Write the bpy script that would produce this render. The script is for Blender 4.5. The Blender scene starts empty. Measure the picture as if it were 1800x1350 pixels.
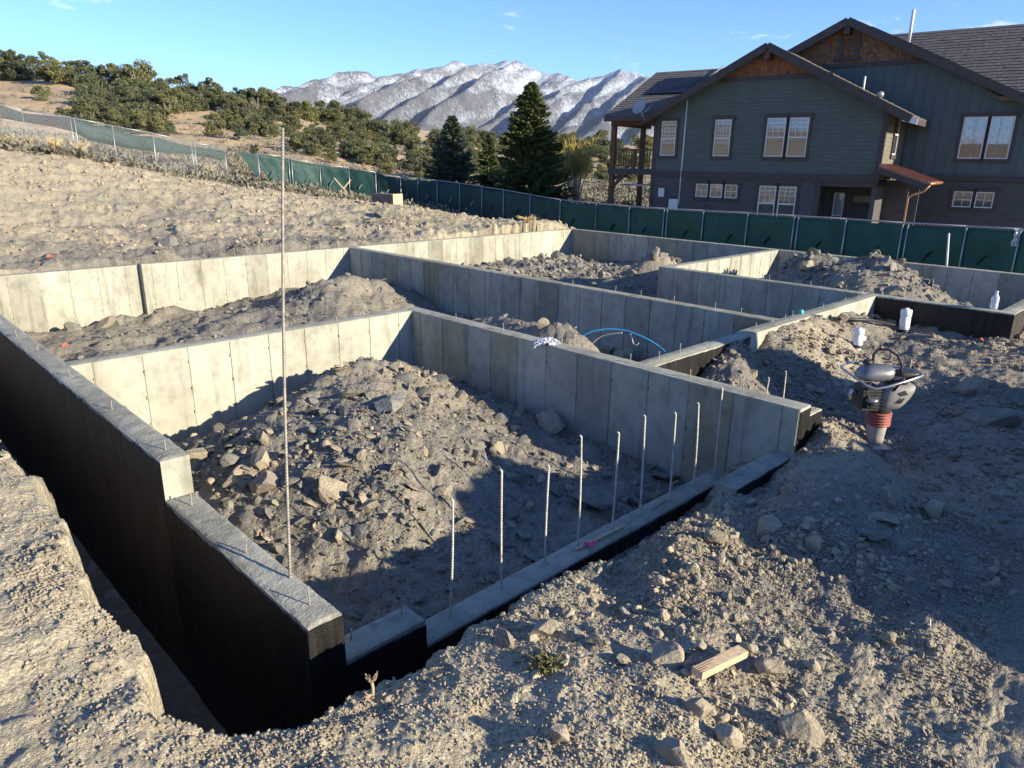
import bpy, math, random
import numpy as np
from mathutils import Matrix, Vector

random.seed(7)
RNG = np.random.default_rng(7)
scene = bpy.context.scene
COL = scene.collection
S = 2.6                      # camera height above the foundation wall tops (m)

# ------------------------------------------------------------------ camera
F_PX = 1260.36
def cam_axes(pitch=17.3892, roll=0.8473, yaw=45.5013):
    p, r, y = np.radians([pitch, roll, yaw])
    fwd = np.array([np.cos(y)*np.cos(p), np.sin(y)*np.cos(p), -np.sin(p)])
    right = np.array([np.sin(y), -np.cos(y), 0])
    down = np.cross(fwd, right)
    return np.array([right*np.cos(r)-down*np.sin(r), right*np.sin(r)+down*np.cos(r), fwd])
CM = cam_axes()
CAM = np.array([0., 0., S])
YAW = math.radians(45.5013)
cam_data = bpy.data.cameras.new("camera")
cam = bpy.data.objects.new("camera", cam_data)
COL.objects.link(cam)
rm = Matrix((CM[0], -CM[1], -CM[2])).transposed().to_4x4()
cam.matrix_world = Matrix.Translation(CAM) @ rm
cam_data.sensor_width = 36
cam_data.lens = 36*F_PX/1800
cam_data.clip_start = 0.05
cam_data.clip_end = 40000
scene.camera = cam

# ------------------------------------------------------------------ sky, sun, exposure
SUN_AZ, SUN_EL = math.radians(-72.5), math.radians(18.5)       # direction towards the sun
world = bpy.data.worlds.new("World"); scene.world = world; world.use_nodes = True
wt = world.node_tree; wt.nodes.clear()
sky = wt.nodes.new('ShaderNodeTexSky'); sky.sky_type = 'NISHITA'; sky.sun_disc = False
sky.sun_elevation = SUN_EL; sky.sun_rotation = math.pi/2 - SUN_AZ
sky.altitude = 1800; sky.air_density = 1.0; sky.dust_density = 0.0; sky.ozone_density = 2.2
bg = wt.nodes.new('ShaderNodeBackground'); bg.inputs[1].default_value = 0.096
wo = wt.nodes.new('ShaderNodeOutputWorld')
# thin broken cirrus low over the horizon, all the way round
tcw = wt.nodes.new('ShaderNodeTexCoord')
mpw = wt.nodes.new('ShaderNodeMapping'); mpw.inputs['Scale'].default_value = (1.0, 1.0, 3.4)
nzw = wt.nodes.new('ShaderNodeTexNoise'); nzw.inputs['Scale'].default_value = 9.0
nzw.inputs['Detail'].default_value = 7; nzw.inputs['Roughness'].default_value = 0.62
crw = wt.nodes.new('ShaderNodeValToRGB')
crw.color_ramp.elements[0].position = 0.61; crw.color_ramp.elements[1].position = 0.78
crw.color_ramp.elements[1].color = (0.75, 0.75, 0.75, 1)
mxw = wt.nodes.new('ShaderNodeMixRGB'); mxw.inputs[2].default_value = (8.2, 8.6, 9.2, 1)
tintw = wt.nodes.new('ShaderNodeMixRGB'); tintw.blend_type = 'MULTIPLY'; tintw.inputs[0].default_value = 1
tintw.inputs[2].default_value = (0.63, 0.87, 1.32, 1)
wt.links.new(tcw.outputs['Generated'], mpw.inputs[0]); wt.links.new(mpw.outputs[0], nzw.inputs[0])
wt.links.new(nzw.outputs[0], crw.inputs[0]); wt.links.new(crw.outputs[0], mxw.inputs[0])
wt.links.new(sky.outputs[0], tintw.inputs[1]); wt.links.new(tintw.outputs[0], mxw.inputs[1])
wt.links.new(mxw.outputs[0], bg.inputs[0]); wt.links.new(bg.outputs[0], wo.inputs[0])
sun_data = bpy.data.lights.new("sun", 'SUN'); sun_data.energy = 5.0; sun_data.angle = math.radians(0.53)
sun_data.color = (1.0, 0.892, 0.705)
sun = bpy.data.objects.new("sun", sun_data); COL.objects.link(sun)
sdir = Vector((math.cos(SUN_AZ)*math.cos(SUN_EL), math.sin(SUN_AZ)*math.cos(SUN_EL), math.sin(SUN_EL)))
sun.rotation_euler = sdir.to_track_quat('Z', 'Y').to_euler(); sun.location = (20, -40, 30)
scene.view_settings.view_transform = 'Standard'; scene.view_settings.look = 'None'
scene.view_settings.gamma = 1; scene.view_settings.use_curve_mapping = False
scene.view_settings.exposure = 1.14
scene.cycles.max_bounces = 6; scene.cycles.diffuse_bounces = 3; scene.cycles.glossy_bounces = 2
scene.cycles.transparent_max_bounces = 12

# ------------------------------------------------------------------ pixel helpers (photo pixels -> world)
def ray(px, py): return CM.T @ np.array([(px-900)/F_PX, (py-675)/F_PX, 1.])
def at(px, py, d): return CAM + ray(px, py)*d
def onz(px, py, zh):                 # on a level at zh camera heights
    w = ray(px, py); return CAM + w*((zh*S-S)/w[2])
def proj(P):
    d = CM @ (np.asarray(P, float)-CAM); return np.array([900+F_PX*d[0]/d[2], 675+F_PX*d[1]/d[2], d[2]])

# ------------------------------------------------------------------ noise (numpy)
def _h(ix, iy, seed):
    n = (ix.astype(np.int64)*374761393 + iy.astype(np.int64)*668265263 + seed*1442695041) & 0xffffffff
    n = ((n ^ (n >> 13))*1274126177) & 0xffffffff
    n = (n ^ (n >> 16)) & 0xffffffff
    return n.astype(np.float64)/4294967295.0
def vn(x, y, seed=0):
    x = np.asarray(x, float); y = np.asarray(y, float)
    ix = np.floor(x); iy = np.floor(y); fx = x-ix; fy = y-iy
    u = fx*fx*fx*(fx*(fx*6-15)+10); v = fy*fy*fy*(fy*(fy*6-15)+10)
    a = _h(ix, iy, seed); b = _h(ix+1, iy, seed); c = _h(ix, iy+1, seed); d = _h(ix+1, iy+1, seed)
    return (a*(1-u)+b*u)*(1-v)+(c*(1-u)+d*u)*v*1.0 - 0.5
def fbm(x, y, oct=4, seed=0, gain=0.5):
    s = 0; a = 1; f = 1
    for o in range(oct):
        s = s + a*vn(x*f+o*17.3, y*f-o*9.1, seed+o); a *= gain; f *= 2.03
    return s
def sstep(a, b, x):
    t = np.clip((np.asarray(x, float)-a)/(b-a), 0, 1); return t*t*(3-2*t)

# ------------------------------------------------------------------ mesh + object helpers
def mesh_np(name, V, Fc, smooth=False):
    me = bpy.data.meshes.new(name); V = np.asarray(V, np.float32); Fc = np.asarray(Fc, np.int32)
    k = Fc.shape[1]; n = len(Fc)
    me.vertices.add(len(V)); me.vertices.foreach_set('co', V.ravel())
    me.loops.add(n*k); me.loops.foreach_set('vertex_index', Fc.ravel())
    me.polygons.add(n); me.polygons.foreach_set('loop_start', np.arange(n, dtype=np.int32)*k)
    me.polygons.foreach_set('use_smooth', np.full(n, smooth))
    me.update(calc_edges=True); return me

class MB:
    def __init__(s): s.v = []; s.f = []
    def add(s, vs, fs):
        o = len(s.v); s.v += [tuple(map(float, p)) for p in vs]; s.f += [tuple(i+o for i in f) for f in fs]; return s
    def box(s, x0, x1, y0, y1, z0, z1):
        return s.add([(x0,y0,z0),(x1,y0,z0),(x1,y1,z0),(x0,y1,z0),(x0,y0,z1),(x1,y0,z1),(x1,y1,z1),(x0,y1,z1)],
                     [(0,3,2,1),(4,5,6,7),(0,1,5,4),(1,2,6,5),(2,3,7,6),(3,0,4,7)])
    def prism(s, poly, axis, a, b):           # poly: 2D points; extruded along axis ('x','y','z')
        n = len(poly)
        def P(p, t): return {'x': (t, p[0], p[1]), 'y': (p[0], t, p[1]), 'z': (p[0], p[1], t)}[axis]
        vs = [P(p, a) for p in poly]+[P(p, b) for p in poly]
        fs = [tuple(range(n)), tuple(range(2*n-1, n-1, -1))]+[(i, (i+1) % n, (i+1) % n+n, i+n) for i in range(n)]
        return s.add(vs, fs)
    def tube(s, pts, r, seg=8, cap=True):
        pts = [Vector(p) for p in pts]; n = len(pts)
        rs = r if hasattr(r, '__len__') else [r]*n
        vs = []; prev = None
        for i, p in enumerate(pts):
            t = (pts[min(i+1, n-1)]-pts[max(i-1, 0)])
            if t.length < 1e-9: t = Vector((0, 0, 1))
            t.normalize()
            if prev is None:
                a = Vector((0, 0, 1)) if abs(t.z) < .9 else Vector((1, 0, 0)); a = t.cross(a).normalized()
            else:
                a = (prev - t*prev.dot(t)).normalized()
            prev = a; b = t.cross(a)
            for k in range(seg):
                q = 2*math.pi*k/seg; vs.append(p+(a*math.cos(q)+b*math.sin(q))*rs[i])
        fs = [(i*seg+k, i*seg+(k+1) % seg, (i+1)*seg+(k+1) % seg, (i+1)*seg+k) for i in range(n-1) for k in range(seg)]
        if cap: fs += [tuple(range(seg-1, -1, -1)), tuple((n-1)*seg+k for k in range(seg))]
        return s.add(vs, fs)
    def lathe(s, prof, seg=20, origin=(0, 0, 0)):    # prof: (radius, z)
        o = Vector(origin); n = len(prof)
        vs = [(o.x+r*math.cos(2*math.pi*k/seg), o.y+r*math.sin(2*math.pi*k/seg), o.z+z) for r, z in prof for k in range(seg)]
        fs = [(i*seg+k, i*seg+(k+1) % seg, (i+1)*seg+(k+1) % seg, (i+1)*seg+k) for i in range(n-1) for k in range(seg)]
        fs += [tuple(range(seg-1, -1, -1)), tuple((n-1)*seg+k for k in range(seg))]
        return s.add(vs, fs)
    def mesh(s, name, smooth=False):
        me = bpy.data.meshes.new(name); me.from_pydata(s.v, [], s.f)
        if smooth: me.polygons.foreach_set('use_smooth', [True]*len(me.polygons))
        me.update(); return me
    def build(s, name, mat, parent=None, smooth=False, bevel=0, angle=None):
        o = obj(name, s.mesh(name, smooth), mat, parent)
        if bevel:
            m = o.modifiers.new('bevel', 'BEVEL'); m.width = bevel; m.segments = 2; m.limit_method = 'ANGLE'
        if angle: o.data.set_sharp_from_angle(angle=math.radians(angle))
        return o

def obj(name, me, mat=None, parent=None):
    o = bpy.data.objects.new(name, me); COL.objects.link(o)
    if mat is not None and me is not None and not me.materials: me.materials.append(mat)
    if parent is not None: o.parent = parent
    return o
def tag(o, label=None, cat=None, group=None, kind=None):
    if label: o['label'] = label
    if cat: o['category'] = cat
    if group: o['group'] = group
    if kind: o['kind'] = kind
    return o
def empty(name, loc=(0, 0, 0), rz=0, label=None, cat=None, group=None):
    o = bpy.data.objects.new(name, None); COL.objects.link(o); o.location = loc; o.rotation_euler = (0, 0, rz)
    o.empty_display_size = 0.2
    return tag(o, label, cat, group)
def copy_tree(o, parent=None):
    c = o.copy(); COL.objects.link(c)
    if parent is not None: c.parent = parent
    for ch in list(o.children): copy_tree(ch, c)
    return c
ORD = ['first','second','third','fourth','fifth','sixth','seventh','eighth','ninth','tenth','eleventh','twelfth','thirteenth',
       'fourteenth','fifteenth','sixteenth','seventeenth','eighteenth','nineteenth','twentieth','twenty-first','twenty-second']

# ------------------------------------------------------------------ materials
def lin(c): return tuple(c)+(1,)
class Mat:
    def __init__(s, name):
        s.m = bpy.data.materials.new(name); s.m.use_nodes = True; s.t = s.m.node_tree
        s.b = s.t.nodes['Principled BSDF']
        s.pos = s.t.nodes.new('ShaderNodeNewGeometry').outputs['Position']
    def N(s, typ): return s.t.nodes.new(typ)
    def L(s, a, b): s.t.links.new(a, b)
    def noise(s, scale, detail=4, rough=.55, vec=None, stretch=None, dist=0):
        n = s.N('ShaderNodeTexNoise'); n.inputs['Scale'].default_value = scale; n.inputs['Detail'].default_value = detail
        n.inputs['Roughness'].default_value = rough; n.inputs['Distortion'].default_value = dist
        v = vec or s.pos
        if stretch:
            mp = s.N('ShaderNodeMapping'); mp.inputs['Scale'].default_value = stretch; s.L(v, mp.inputs[0]); v = mp.outputs[0]
        s.L(v, n.inputs['Vector']); return n.outputs['Fac']
    def ramp(s, fac, stops):
        r = s.N('ShaderNodeValToRGB'); e = r.color_ramp.elements
        while len(e) < len(stops): e.new(0.5)
        for i, (p, c) in enumerate(stops):
            e[i].position = p; e[i].color = lin(c) if hasattr(c, '__len__') else (c, c, c, 1)
        s.L(fac, r.inputs[0]); return r.outputs[0]
    def mix(s, fac, a, b, mode='MIX'):
        m = s.N('ShaderNodeMixRGB'); m.blend_type = mode
        for i, q in ((0, fac), (1, a), (2, b)):
            if hasattr(q, 'default_value') or hasattr(q, 'is_output'): s.L(q, m.inputs[i])
            elif i == 0: m.inputs[0].default_value = q
            else: m.inputs[i].default_value = lin(q)
        return m.outputs[0]
    def math(s, op, a, b=0.0):
        m = s.N('ShaderNodeMath'); m.operation = op
        for i, q in ((0, a), (1, b)):
            if hasattr(q, 'is_output'): s.L(q, m.inputs[i])
            else: m.inputs[i].default_value = q
        return m.outputs[0]
    def col(s, c):
        if hasattr(c, 'is_output'): s.L(c, s.b.inputs['Base Color'])
        else: s.b.inputs['Base Color'].default_value = lin(c)
        return s
    def rough(s, v):
        if hasattr(v, 'is_output'): s.L(v, s.b.inputs['Roughness'])
        else: s.b.inputs['Roughness'].default_value = v
        return s
    def bump(s, h, strength=.5, dist=.02):
        n = s.N('ShaderNodeBump'); n.inputs['Strength'].default_value = strength; n.inputs['Distance'].default_value = dist
        s.L(h, n.inputs['Height']); s.L(n.outputs[0], s.b.inputs['Normal']); return s
    def spec(s, v): s.b.inputs['Specular IOR Level'].default_value = v; return s
    def rnd(s): return s.N('ShaderNodeObjectInfo').outputs['Random']

def simple(name, c, rough=.6, var=.25, scale=8, metal=0, bump=0, bd=.01, spec=.3, stretch=None):
    k = Mat(name); n = k.noise(scale, 5, .6, stretch=stretch)
    lo = tuple(max(0, x*(1-var)) for x in c); hi = tuple(x*(1+var) for x in c)
    k.col(k.ramp(n, [(.3, lo), (.7, hi)])).rough(rough).spec(spec); k.b.inputs['Metallic'].default_value = metal
    if bump: k.bump(k.noise(scale*6, 4), bump, bd)
    return k.m

def make_soil():
    k = Mat('soil')
    at_ = k.N('ShaderNodeAttribute'); at_.attribute_name = 'soil'
    sep = k.N('ShaderNodeSeparateColor'); k.L(at_.outputs['Color'], sep.inputs[0])
    n1 = k.noise(1.1, 6, .62); n2 = k.noise(9, 6, .65); n3 = k.noise(60, 4, .6); big = k.noise(.16, 4, .6)
    clay = k.ramp(n2, [(.25, (.315, .262, .166)), (.5, (.450, .385, .256)), (.75, (.565, .495, .345))])
    clay = k.mix(k.math('MULTIPLY', n1, .55), clay, (.395, .350, .257))
    shale = k.ramp(n2, [(.25, (.118, .108, .090)), (.5, (.208, .192, .162)), (.78, (.325, .302, .255))])
    shale = k.mix(k.math('MULTIPLY', n1, .5), shale, (.235, .205, .155))
    grass = k.ramp(n2, [(.3, (.26, .22, .125)), (.5, (.40, .345, .20)), (.7, (.30, .28, .14))])
    hill = k.ramp(k.noise(.9, 6, .7), [(.3, (.27, .205, .125)), (.48, (.40, .305, .19)), (.58, (.46, .36, .225)), (.75, (.31, .26, .18))])
    hill = k.mix(k.ramp(big, [(.5, 0.), (.62, 1.)]), hill, (.50, .365, .215))
    c = k.mix(sep.outputs[0], clay, shale); c = k.mix(sep.outputs[1], c, grass); c = k.mix(sep.outputs[2], c, hill)
    sp = k.ramp(n3, [(.35, .72), (.65, 1.2)])
    c = k.mix(1.0, c, sp, 'MULTIPLY')
    k.col(c).rough(.95).spec(.1)
    def crumb(sc):
        vo = k.N('ShaderNodeTexVoronoi'); vo.inputs['Scale'].default_value = sc; vo.inputs['Randomness'].default_value = 1
        wp = k.N('ShaderNodeVectorMath'); wp.operation = 'ADD'
        nn = k.N('ShaderNodeTexNoise'); nn.inputs['Scale'].default_value = sc*.8; k.L(k.pos, nn.inputs['Vector'])
        ml = k.N('ShaderNodeVectorMath'); ml.operation = 'SCALE'; ml.inputs['Scale'].default_value = .9/sc; k.L(nn.outputs['Color'], ml.inputs[0])
        k.L(k.pos, wp.inputs[0]); k.L(ml.outputs[0], wp.inputs[1]); k.L(wp.outputs[0], vo.inputs['Vector'])
        return k.math('SUBTRACT', .8, vo.outputs['Distance'])
    h = k.math('ADD', k.math('MULTIPLY', n3, .30), k.noise(24, 8, .75)); h = k.math('ADD', h, k.math('MULTIPLY', k.noise(6.5, 6, .7), 1.8))
    pm = k.ramp(k.noise(1.3, 5, .65), [(.36, .06), (.62, 1.)]); pm2 = k.ramp(k.noise(2.3, 4, .6), [(.35, .15), (.6, 1.)])
    h = k.math('ADD', h, k.math('MULTIPLY', k.math('MULTIPLY', crumb(34), .85), pm)); h = k.math('ADD', h, k.math('MULTIPLY', k.math('MULTIPLY', crumb(95), .40), pm2)); h = k.math('ADD', h, k.math('MULTIPLY', crumb(14), .5))
    k.bump(h, .75, .028)
    return k.m
def make_concrete(name, tint=(1, 1, 1), top=False):
    k = Mat(name)
    n1 = k.noise(.9, 6, .6, stretch=(1, 1, .6)); n2 = k.noise(5, 6, .65); n3 = k.noise(45, 4, .6)
    t = lambda c: tuple(a*b for a, b in zip(c, tint))
    c = k.ramp(n1, [(.28, t((.262, .252, .195))), (.5, t((.360, .350, .280))), (.72, t((.425, .415, .342)))])
    st = k.ramp(n2, [(.3, .70), (.52, 1.0), (.75, 1.08)])
    c = k.mix(.8, c, st, 'MULTIPLY')
    r = k.ramp(k.rnd(), [(0, (.70, .70, .69)), (.14, (.92, .92, .91)), (.5, (1., 1., 1.)), (.85, (1.06, 1.05, 1.03)), (1, (.84, .79, .66))])
    c = k.mix(1, c, r, 'MULTIPLY')
    # bug holes
    vo = k.N('ShaderNodeTexVoronoi'); vo.inputs['Scale'].default_value = 11; k.L(k.pos, vo.inputs['Vector'])
    hole = k.ramp(vo.outputs['Distance'], [(.05, .45), (.10, 1.)])
    c = k.mix(.55, c, hole, 'MULTIPLY')
    # runs of dried slurry
    rn = k.noise(2.2, 5, .6, stretch=(2.5, 2.5, .25)); c = k.mix(1, c, k.ramp(rn, [(.30, .66), (.45, .98), (.7, 1.05)]), 'MULTIPLY')
    k.col(c).rough(.85).spec(.2)
    k.bump(k.math('ADD', n3, n2), .6 if top else .22, .02 if top else .008)
    return k.m
def make_rock(name, lo, mid, hi, scale=7):
    k = Mat(name)
    n = k.noise(scale, 7, .68); n2 = k.noise(scale*5, 4, .6, stretch=(1, 1, 2.5)); big = k.noise(.7, 3, .5)
    c = k.ramp(n, [(.28, lo), (.5, mid), (.74, hi)])
    c = k.mix(k.math('MULTIPLY', big, .5), c, tuple(x*.9+.03 for x in mid))
    r = k.ramp(k.rnd(), [(0, .82), (1, 1.15)]); c = k.mix(1, c, r, 'MULTIPLY')
    k.col(c).rough(.92).spec(.15); k.bump(k.math('ADD', n2, n), .7, .03); return k.m
def make_foliage(name, cols, transl=0.0):
    k = Mat(name)
    n = k.noise(1.7, 4, .6); r = k.rnd()
    c = k.ramp(n, [(.25, cols[0]), (.5, cols[1]), (.75, cols[2])])
    c = k.mix(1, c, k.ramp(r, [(0, (.60, .66, .72)), (.35, (.92, .95, .97)), (.7, (1.08, 1.05, 1.)), (.88, (1.28, 1.22, 1.0)), (1, (1.15, 1.12, 1.0))]), 'MULTIPLY')
    k.col(c).rough(.8).spec(.15)
    if transl:
        tr = k.N('ShaderNodeBsdfTranslucent'); k.L(c, tr.inputs[0]); ms = k.N('ShaderNodeMixShader'); ms.inputs[0].default_value = transl
        out = [q for q in k.t.nodes if q.type == 'OUTPUT_MATERIAL'][0]
        k.L(k.b.outputs[0], ms.inputs[1]); k.L(tr.outputs[0], ms.inputs[2]); k.L(ms.outputs[0], out.inputs[0])
    return k.m
def make_snow():
    k = Mat('snowy_mountain')
    n = k.noise(.045, 6, .78); n2 = k.noise(.0035, 5, .6)
    sepx = k.N('ShaderNodeSeparateXYZ'); k.L(k.pos, sepx.inputs[0])
    hz = k.math('MULTIPLY', sepx.outputs[2], 1/900.0)
    rock = k.ramp(k.noise(.012, 5, .6), [(.3, (.062, .066, .074)), (.7, (.125, .122, .122))])
    sa = k.N('ShaderNodeAttribute'); sa.attribute_name = 'snow'
    f = k.math('ADD', k.math('ADD', k.math('ADD', n, k.math('MULTIPLY', k.math('SUBTRACT', sa.outputs['Fac'], .5), .34)), k.math('MULTIPLY', n2, .45)), k.math('MULTIPLY', hz, .22))
    c = k.mix(k.ramp(f, [(.75, .0), (.86, .30), (1.02, .85)]), rock, (.47, .52, .60))
    # scrub along the crest
    k.col(c).rough(.9).spec(.1); k.bump(k.noise(.02, 6, .7), .7, 30); return k.m
def make_glass(name, c=(.02, .025, .03)):
    k = Mat(name); k.col(c).rough(.06).spec(.7); return k.m
def make_screen():
    k = Mat('green_windscreen'); n = k.noise(1.4, 4, .6)
    k.col(k.ramp(n, [(.3, (.020, .066, .058)), (.7, (.036, .100, .088))])).rough(.55).spec(.35)
    wv = k.noise(2.2, 4, .55); k.bump(wv, .7, .08)
    tr = k.N('ShaderNodeBsdfTranslucent'); tr.inputs[0].default_value = (.06, .20, .17, 1); ms = k.N('ShaderNodeMixShader'); ms.inputs[0].default_value = .38
    k.L(k.b.outputs[0], ms.inputs[1]); k.L(tr.outputs[0], ms.inputs[2]); k.L(ms.outputs[0], [q for q in k.t.nodes if q.type == 'OUTPUT_MATERIAL'][0].inputs[0]); return k.m
def make_wood(name, lo, hi, scale=14):
    k = Mat(name); n = k.noise(scale, 6, .65, stretch=(1, 1, 1)); w = k.noise(scale*3, 3, .5)
    k.col(k.ramp(k.math('ADD', k.math('MULTIPLY', n, .6), k.math('MULTIPLY', w, .4)), [(.35, lo), (.65, hi)])).rough(.75).spec(.2)
    k.bump(w, .3, .005); return k.m
def make_rebar(name, c):
    k = Mat(name); w = k.N('ShaderNodeTexWave'); w.wave_type = 'BANDS'; w.bands_direction = 'Z'
    w.inputs['Scale'].default_value = 14; w.inputs['Distortion'].default_value = .3; k.L(k.pos, w.inputs[0])
    n = k.noise(20, 4, .6)
    k.col(k.ramp(n, [(.3, tuple(x*.55 for x in c)), (.65, c)])).rough(.6).spec(.4); k.b.inputs['Metallic'].default_value = .35
    k.bump(w.outputs['Fac'], .8, .004); return k.m

M_ = {}
M_['soil'] = make_soil()
M_['conc'] = make_concrete('cast_concrete'); M_['conctop'] = make_concrete('screeded_concrete', (.95, .95, .94), True)
M_['tar'] = simple('bitumen_coating', (.012, .011, .010), .5, .85, 6, spec=.3, bump=.5, stretch=(3, 3, .35))
M_['tarb'] = simple('thin_bitumen_coating', (.040, .033, .026), .6, .5, 4, spec=.2, stretch=(3, 3, .4))
M_['rock_tan'] = make_rock('tan_rock', (.21, .172, .112), (.34, .288, .2), (.48, .417, .30))
M_['rock_grey'] = make_rock('grey_shale', (.112, .104, .083), (.215, .202, .163), (.35, .332, .27))
M_['rock_rust'] = make_rock('rusty_rock', (.16, .130, .098), (.28, .236, .18), (.42, .362, .285))
M_['rebar'] = make_rebar('rusty_rebar', (.38, .335, .265)); M_['rebar_grey'] = make_rebar('grey_rebar', (.58, .54, .45))
M_['galv'] = simple('galvanised_steel', (.36, .37, .38), .42, .15, 6, metal=.6, spec=.5)
M_['wire'] = simple('chain_link_wire', (.60, .60, .60), .5, .1, 6, metal=.3)
M_['screen'] = make_screen()
M_['stake'] = make_wood('pine_wood', (.42, .29, .16), (.66, .50, .31))
M_['oldwood'] = make_wood('weathered_wood', (.22, .16, .10), (.42, .33, .22))
M_['pvc'] = simple('white_pvc', (.74, .75, .75), .35, .06, 6, spec=.5)
M_['black'] = simple('black_rubber', (.02, .02, .02), .5, .3, 9, spec=.4)
M_['blue'] = simple('blue_pipe', (.035, .20, .38), .35, .12, 8, spec=.5)
M_['cyan'] = simple('cyan_plastic', (.05, .42, .5), .4, .1, 8, spec=.5)
M_['cream'] = simple('cream_wire', (.55, .47, .38), .5, .1, 8)
M_['pink'] = simple('pink_ribbon', (.80, .07, .22), .5, .15, 20)
M_['red'] = simple('red_ribbon', (.7, .12, .08), .5, .15, 20)
M_['plastic'] = simple('grey_plastic_sheet', (.42, .44, .47), .3, .35, 18, spec=.6)
M_['juniper'] = make_foliage('juniper_foliage', [(.105, .112, .054), (.175, .180, .088), (.245, .245, .130)], .3)
M_['juniper2'] = make_foliage('pinyon_foliage', [(.085, .098, .052), (.142, .156, .084), (.205, .212, .122)], .3)
M_['spruce'] = make_foliage('spruce_needles', [(.030, .048, .018), (.065, .085, .030), (.125, .130, .045)])
M_['bluespruce'] = make_foliage('blue_spruce_needles', [(.040, .060, .036), (.085, .110, .070), (.14, .155, .095)])
M_['willow'] = make_foliage('willow_twigs', [(.30, .22, .05), (.46, .34, .08), (.56, .43, .12)])
M_['sage'] = make_foliage('sagebrush', [(.10, .092, .066), (.185, .17, .125), (.27, .245, .18)])
M_['straw'] = make_foliage('dry_grass', [(.30, .22, .11), (.45, .35, .19), (.55, .45, .27)])
M_['bark'] = simple('bark', (.16, .135, .11), .9, .4, 5)
M_['palebark'] = simple('pale_bark', (.42, .35, .26), .8, .3, 6)
M_['snow'] = make_snow()

# ------------------------------------------------------------------ plan of the foundation (in camera heights)
xL0, xL1, yN, yS, zl = .7246, .8223, 1.4646, 2.4491, -.1461
yI, xC0, yE, yB, xW0, xB = 3.9584, 2.9152, 1.2016, 7.3538, 4.5358, 8.46
x6, y4, yD, xK, yK = 6.0950, 4.03, 2.0411, 6.0934, 1.0944
T = .0977                                   # wall thickness (10 in)
zf, zf0 = -.385, -.2977
FLOOR = -.62

# ------------------------------------------------------------------ terrain height
def tps(P, Zv, reg=1e-3):
    n = len(P); d = np.sqrt(((P[:, None]-P[None])**2).sum(-1)); K = np.where(d > 0, d*d*np.log(d+1e-12), 0)+reg*np.eye(n)
    A = np.zeros((n+3, n+3)); A[:n, :n] = K; A[:n, n] = 1; A[:n, n+1:] = P; A[n, :n] = 1; A[n+1:, :n] = P.T
    w = np.linalg.solve(A, np.r_[Zv, 0, 0, 0])
    def ev(Q):
        out = np.empty(len(Q))
        for i in range(0, len(Q), 20000):
            q = Q[i:i+20000]; dd = ((q[:, None]-P[None])**2).sum(-1)
            out[i:i+20000] = (0.5*dd*np.log(dd+1e-12))@w[:n]+w[n]+q@w[n+1:]
        return out
    return ev
def relaz(x, y):
    a = np.arctan2(y, x)-YAW; return (a+math.pi) % (2*math.pi)-math.pi
def qcoord(x, y): return np.stack([relaz(x, y)*2.2, np.log(np.maximum(np.hypot(x, y), .6))], -1)

# fence line: photo x, photo y of the top rail, depth
FENCE = [(-75,165,33.5),(38,193,33.5),(123,206,32.8),(197,221,34),(268,234,35),(336,250,37),(395,260,38.5),(453,269,39.5),(507,277,40.5),
         (562,288,41.5),(613,294.5,42),(660,303,42),(704,311,41.5),(734,313.5,41),(768,317,40.3),(808,322,39.5),(847,328,38.6),(885,333.5,37.5),
         (932,342,36.2),(985,351,34.6),(1048,357,32.9),(1107,362.5,31.4),(1168,366.5,30),(1237,370,28.6),(1315,374,27.1),(1397,379,25.7),
         (1488,384.5,24.3),(1588,391.5,23),(1700,397.5,21.7),(1795,402.5,20.7),(1900,408,19.7)]
FH = 1.83
fence_pts = []
for px, py, d in FENCE:
    p = at(px, py, d); fence_pts.append(p-np.array([0, 0, FH]))
CP = []
def cz(px, py, zh): p = onz(px, py, zh); CP.append((p[0], p[1], zh*S))
def cd(px, py, d): p = at(px, py, d); CP.append(tuple(p))
for a in [(900,1345,-.03),(600,1340,.0),(300,1340,.02),(60,1340,.03),(1200,1340,-.06),(1500,1340,-.09),(1790,1340,-.11),(900,1210,-.10),
          (700,1240,-.11),(470,1320,-.02),(830,1112,-.145),(655,1215,-.135),(1000,1008,-.145),(1180,915,-.125),(1100,1050,-.13),(1300,1050,-.12),
          (1500,1000,-.14),(1700,1000,-.19),(1790,1150,-.16),(1400,900,-.135),(1600,880,-.24),(1790,850,-.24),(1535,782,-.30),(1448,742,-.12),(1425,762,-.22),
          (1660,770,-.27),(1700,700,-.19),(1790,705,-.19),(1600,690,-.29),(1480,655,-.24),(1410,625,-.14),(1345,640,-.19),(1250,655,-.42),(1300,648,-.27),(1300,598,-.03),(1350,583,-.02),(1400,569,-.02),
          (1500,585,-.15),(1600,592,-.19),(1445,563,-.06),(1500,557,-.12),(1560,560,-.17),(1700,575,-.19),(1790,600,-.23),(1790,568,-.19),(1385,790,-.30),(1300,850,-.36),(1150,945,-.25),
          (100,1000,.05),(0,900,.06),(200,1150,.03),(0,1200,.05),(0,780,.06),(0,466,.02),(150,455,.03),(300,444,.03),(450,433,.03),(600,424,.03),
          (800,410,.03),(980,396,.01)]: cz(*a)
for p, f in zip(fence_pts, FENCE):
    CP.append((p[0], p[1], p[2]+.02))
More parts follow.
